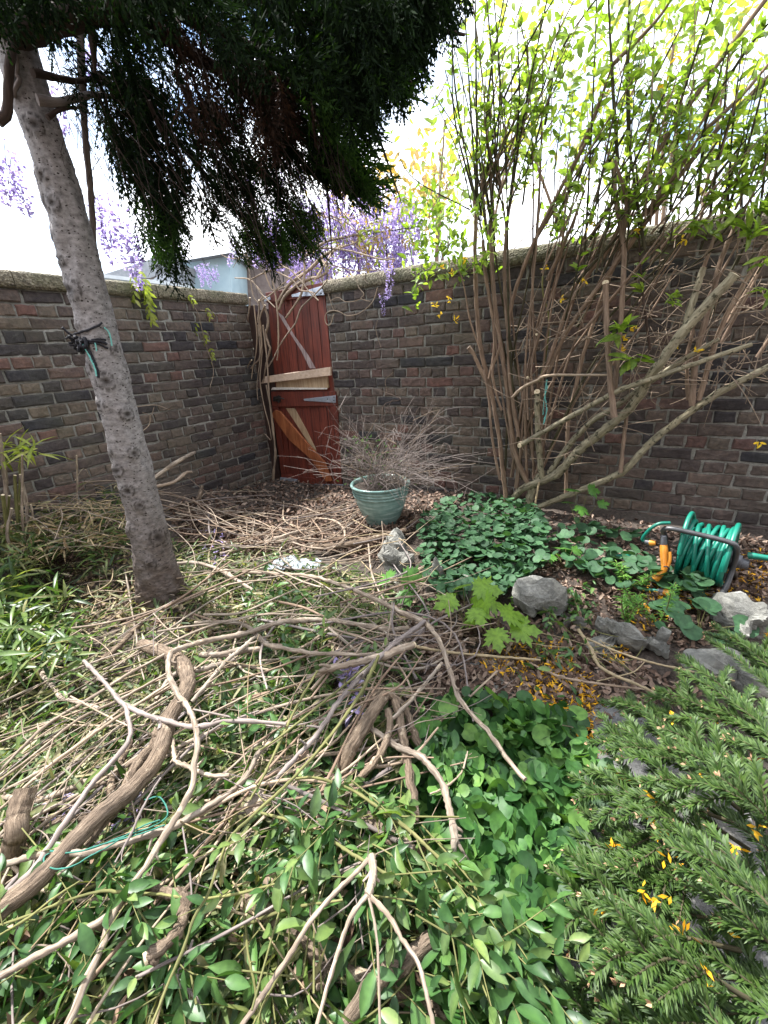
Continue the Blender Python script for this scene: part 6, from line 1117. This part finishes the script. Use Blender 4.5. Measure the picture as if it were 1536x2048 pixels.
twigs([(0, 1340), (420, 1330), (640, 1380), (620, 1600), (300, 1640), (0, 1620)], 46, .3, .9, .002, .005, 42, 20, .04, .16, S3 + ['cane'], 'thin slanting twig in the left half of the branch pile', 'thin twigs of the left pile', .08)
twigs([(0, 1640), (400, 1640), (700, 1700), (760, 2040), (0, 2040)], 20, .2, .6, .0018, .004, 50, 30, .06, .2, ['stick', 'cane', 'vine', 'stick_grey', 'straw', 'cane'], 'thin stalk among the leafy cuttings at the lower left', 'thin stalks of the lower left pile', .1)
twigs([(480, 1380), (860, 1360), (880, 1600), (560, 1680)], 18, .2, .55, .002, .005, 48, 25, .05, .18, S3 + ['cane'], 'thin twig around the old root stump', 'thin twigs round the root stump', .12)
twigs([(0, 920), (230, 930), (300, 1010), (180, 1100), (60, 1080)], 36, .25, .8, .002, .0045, 12, 40, .06, .3, ['straw', 'vine', 'stick'], 'pale dry stalk among the bamboo stumps', 'dry stalks in the bamboo', .12)
twigs([(150, 1130), (420, 1200), (400, 1320), (120, 1320)], 30, .2, .6, .0018, .004, 20, 45, .04, .1, ['straw', 'vine', 'stick'], 'dry thin stalk on the narrow leaves left of the tree foot', 'dry stalks near the tree foot', .15)
twigs([(960, 1290), (1180, 1250), (1380, 1330), (1180, 1440), (1000, 1420)], 14, .15, .4, .0015, .003, -20, 40, .02, .06, ['straw', 'vine', 'cane'], 'thin dry stem on the bare soil between the violets and the rocks', 'thin stems on the bare soil', .15)
twigs([(640, 1060), (830, 1040), (1000, 1120), (900, 1180), (760, 1160)], 12, .2, .6, .002, .004, 10, 35, .08, .18, ['straw', 'vine'], 'thin pale stem arching by the rocks under the pot', 'thin stems by the rocks', .3)
twigs([(150, 1200), (520, 1180), (860, 1240), (800, 1420), (560, 1600), (120, 1640), (0, 1500)], 12, .6, 1.3, .0035, .006, 35, 32, .06, .13, ['stick', 'vine', 'stick_grey', 'stick'], 'long sweeping vine stem lying over the branch pile', 'long vine stems on the pile', .32, 'vine_stem')
mb = MB()                                                     # the finest twigs, past counting, as one mass
for poly, n, h1 in [([(310, 980), (720, 1000), (820, 1070), (860, 1240), (400, 1300), (330, 1100)], 150, .12), ([(0, 1330), (500, 1300), (860, 1330), (860, 1600), (0, 1640)], 170, .16), ([(0, 920), (240, 930), (300, 1100), (60, 1120)], 90, .26), ([(0, 1640), (700, 1640), (760, 2040), (0, 2040)], 110, .18)]:
    for x, y in inpoly(poly, n, rt):
        p = G(x, y, .02 + h1 * rt.random()); a = .7 * rt.normal() + .5; l = .1 + .3 * rt.random(); d = np.array([math.cos(a), math.sin(a), .12 * rt.normal()]); q = p + d * l; q[2] = max(q[2], float(gz(q[0], q[1])) + .01)
        tube(mb, [p, (p + q) / 2 + rt.normal(size=3) * .02, q], [.0018, .0015, .0008], 4, 7, m=int(rt.integers(4)))
tag(mb.build('brushwood', [M['vine'], M['stick'], M['straw'], M['stick_grey']]), 'mass of the finest broken twigs all over the branch pile', 'brushwood', kind='stuff')
# ------------------------------------------------------------------ leafy cuttings lying on the pile
CUT = []
def cutting_proto(k):
    rng = np.random.default_rng(300 + k); L = .26 + .05 * k; s = MB(); C = tube(s, [(-L / 2, 0, 0), (-L * .1, .012 * rng.normal(), .018), (L * .25, .02 * rng.normal(), .012), (L / 2, .03 * rng.normal(), -.012)], [.0018, .0014, .0008], 5, 16); f = MB(); n = 7 + k
    for i in range(n):
        t = .22 + .78 * i / (n - 1); p = C[int(t * 15)]; T = nrm(C[min(15, int(t * 15) + 1)] - C[max(0, int(t * 15) - 1)])
        for sg in (-1, 1):
            ro = (i % 2) * 1.3 + rng.normal() * .35; D = nrm(T * (.55 + .5 * rng.random()) + sg * np.array([0, math.cos(ro), math.sin(ro)]) + [0, 0, -.35 + .3 * rng.normal()])[None]; l = (.058 - .016 * t) * (.6 + .6 * rng.random()); inst(f, *OVAL, frames(D, nrm(np.array([[0, 0, 1.]]) + rng.normal(size=(1, 3)) * .7), l, l * (.85 + .25 * rng.random()), l * (.6 + 1.3 * rng.random())), p[None], 0)
    f_ = nrm(C[-1] - C[-2])[None]; inst(f, *OVAL, frames(f_, np.array([[0, 0, 1.]]), .04), C[-1][None])
    return s.build('twig_proto', M['cane']).data, f
for k in range(4):
    me, f = cutting_proto(k); o = [q for q in COL.objects if q.data is me][0]; COL.objects.unlink(o); bpy.data.objects.remove(o)
    ms = []
    for m in ('privet', 'privet_lt'):
        q = f.build('leaf_proto', M[m]); ms.append(q.data); COL.objects.unlink(q); bpy.data.objects.remove(q)
    CUT.append((me, ms))
def cutting(px, py, h, ang, tilt, label, group, s=1., pale=0):
    k = int(rt.integers(4)); me, ms = CUT[k]; root = empty('leafy_cutting', label, 'leafy cutting', G(px, py, h), group)
    root.rotation_euler = (rt.normal() * .35, -tilt, math.radians(ang)); root.scale = (s, s, s)
    for nm, d in (('twig', me), ('leaves', ms[pale])):
        c = bpy.data.objects.new(nm, d); c.parent = root; COL.objects.link(c)
LF = [([(0, 1690), (250, 1680), (420, 1760), (400, 2040), (0, 2040)], 30, .06, .2, 'leafy green cutting lying in the lower left corner of the pile', 'leafy cuttings of the lower left'),
 ([(520, 1680), (720, 1640), (800, 1760), (700, 1830), (540, 1800)], 18, .12, .22, 'leafy cutting left of and above the forked branch', 'leafy cuttings by the forked branch'),
 ([(760, 1640), (860, 1680), (1000, 1840), (1060, 1960), (980, 2040), (900, 1960), (800, 1800)], 34, .12, .22, 'glossy leafy cutting hanging along the green canes right of the forked branch', 'leafy cuttings along the green canes'),
 ([(420, 1840), (760, 1860), (880, 2040), (400, 2040)], 22, .03, .12, 'leafy cutting low in the pile at the bottom centre', 'leafy cuttings at the bottom centre'),
 ([(440, 1330), (640, 1280), (720, 1380), (560, 1500), (400, 1480)], 12, .04, .12, 'leafy cutting in the sunlit middle of the branch pile', 'leafy cuttings in the middle of the pile'),
 ([(1090, 1200), (1170, 1190), (1190, 1320), (1100, 1360), (1060, 1280)], 6, .03, .09, 'dull green leafy cutting draped between the rocks', 'leafy cuttings between the rocks'),
 ([(100, 1380), (360, 1400), (380, 1640), (120, 1640)], 8, .03, .08, 'leafy cutting among the slanting sticks at the left', 'leafy cuttings under the slanting sticks'),
 ([(480, 1130), (620, 1140), (640, 1230), (440, 1240)], 8, .05, .12, 'small leafy cutting near the plastic scrap', 'leafy cuttings near the plastic scrap')]
for poly, n, h0, h1, lab, grp in LF:
    for x, y in inpoly(poly, n, rt): cutting(x, y, h0 + (h1 - h0) * rt.random(), rt.random() * 360 if 'canes' not in grp else -50 + 25 * rt.normal(), .15 + .25 * rt.normal(), lab, grp, .75 + .45 * rt.random(), int(rt.random() < .25))
# ------------------------------------------------------------------ odds and ends
mb = MB(); n, m_ = 24, 14; c0 = G(545, 1133, .03); c1 = G(640, 1138, .03); d = c1 - c0; s = nrm(np.cross(Z, d)); X, Y = np.meshgrid(np.linspace(0, 1, n), np.linspace(-.5, .5, m_)); H = .4 * .03 * np.abs(np.sin(X * 9 + Y * 5)) + .025 * np.sin(X * 23 + Y * 13) * Y + R.normal(size=X.shape) * .006 + .03 * np.exp(-((X - .35) / .12) ** 2 - ((Y - .2) / .25) ** 2)
V = c0 + d * X.reshape(-1, 1) + s * (Y * .16 * (1 - .5 * X)).reshape(-1, 1) + Z * (H.reshape(-1, 1) + .02); i = np.arange(m_ - 1)[:, None] * n; j = np.arange(n - 1)[None]; mb.add(V, np.stack([i + j, i + j + 1, i + n + j + 1, i + n + j], -1).reshape(-1, 4)); o = tag(mb.build('plastic_scrap', M['plastic'], origin=c0), 'crumpled scrap of clear plastic lying on the dead leaves', 'plastic scrap'); o.modifiers.new('thick', 'SOLIDIFY').thickness = .0012
tw_ = empty('twine', 'dark green garden twine looped round the thick bent log at the lower left', 'twine', G(150, 1700, .2))
for p, h in (([(105, 1704), (90, 1712), (88, 1725), (100, 1735), (120, 1738), (150, 1730), (180, 1712), (215, 1694), (250, 1672), (290, 1650), (320, 1640)], [.2, .22, .22]), ([(100, 1702), (130, 1706), (180, 1698), (240, 1675), (300, 1655), (335, 1630), (320, 1595), (290, 1600)], [.21, .22]), ([(170, 1700), (220, 1684), (280, 1668), (330, 1650)], [.22, .22])):
    mb = MB(); hh = np.interp(np.linspace(0, 1, len(p)), np.linspace(0, 1, len(h)), h); tube(mb, [G(x, y, z) for (x, y), z in zip(p, hh)], .0016, 5, wob=.08, rng=R); mb.build('strand', M['twine'], tw_)
mb = MB(); tube(mb, [RW(1094, 760, .3), RW(1090, 790, .3), RW(1093, 820, .3), RW(1087, 850, .3)], .004, 5, wob=.2, rng=R); tube(mb, [RW(1096, 770, .3), RW(1088, 800, .31), RW(1086, 830, .3)], .003, 5, wob=.2, rng=R); tag(mb.build('frayed_cord', M['teal_cord']), 'frayed teal cord hanging beside the pruned grey stub', 'cord')
def block(px, py, h, sx, sy, sz, rot, m, name, label, cat):
    c = G(px, py, h); a = math.radians(rot); D = np.array([math.cos(a), math.sin(a), .2]); D = nrm(D); N2 = nrm(np.cross(Z, D)); U = np.cross(D, N2); V = np.array([c + D * x * sx + N2 * y * sy + U * z * sz for z in (-.5, .5) for y in (-.5, .5) for x in (-.5, .5)]); mb = MB(); mb.add(V, [(0, 2, 3, 1), (4, 5, 7, 6), (0, 1, 5, 4), (2, 6, 7, 3), (0, 4, 6, 2), (1, 3, 7, 5)]); o = mb.build(name, M[m], origin=c, smooth=False); b = o.modifiers.new('bevel', 'BEVEL'); b.width = .006; b.segments = 3; tag(o, label, cat)
block(515, 1612, .1, .055, .04, .035, 40, 'cutgrey', 'wood_offcut', 'square pale wood offcut wedged in the branch pile', 'wood offcut')
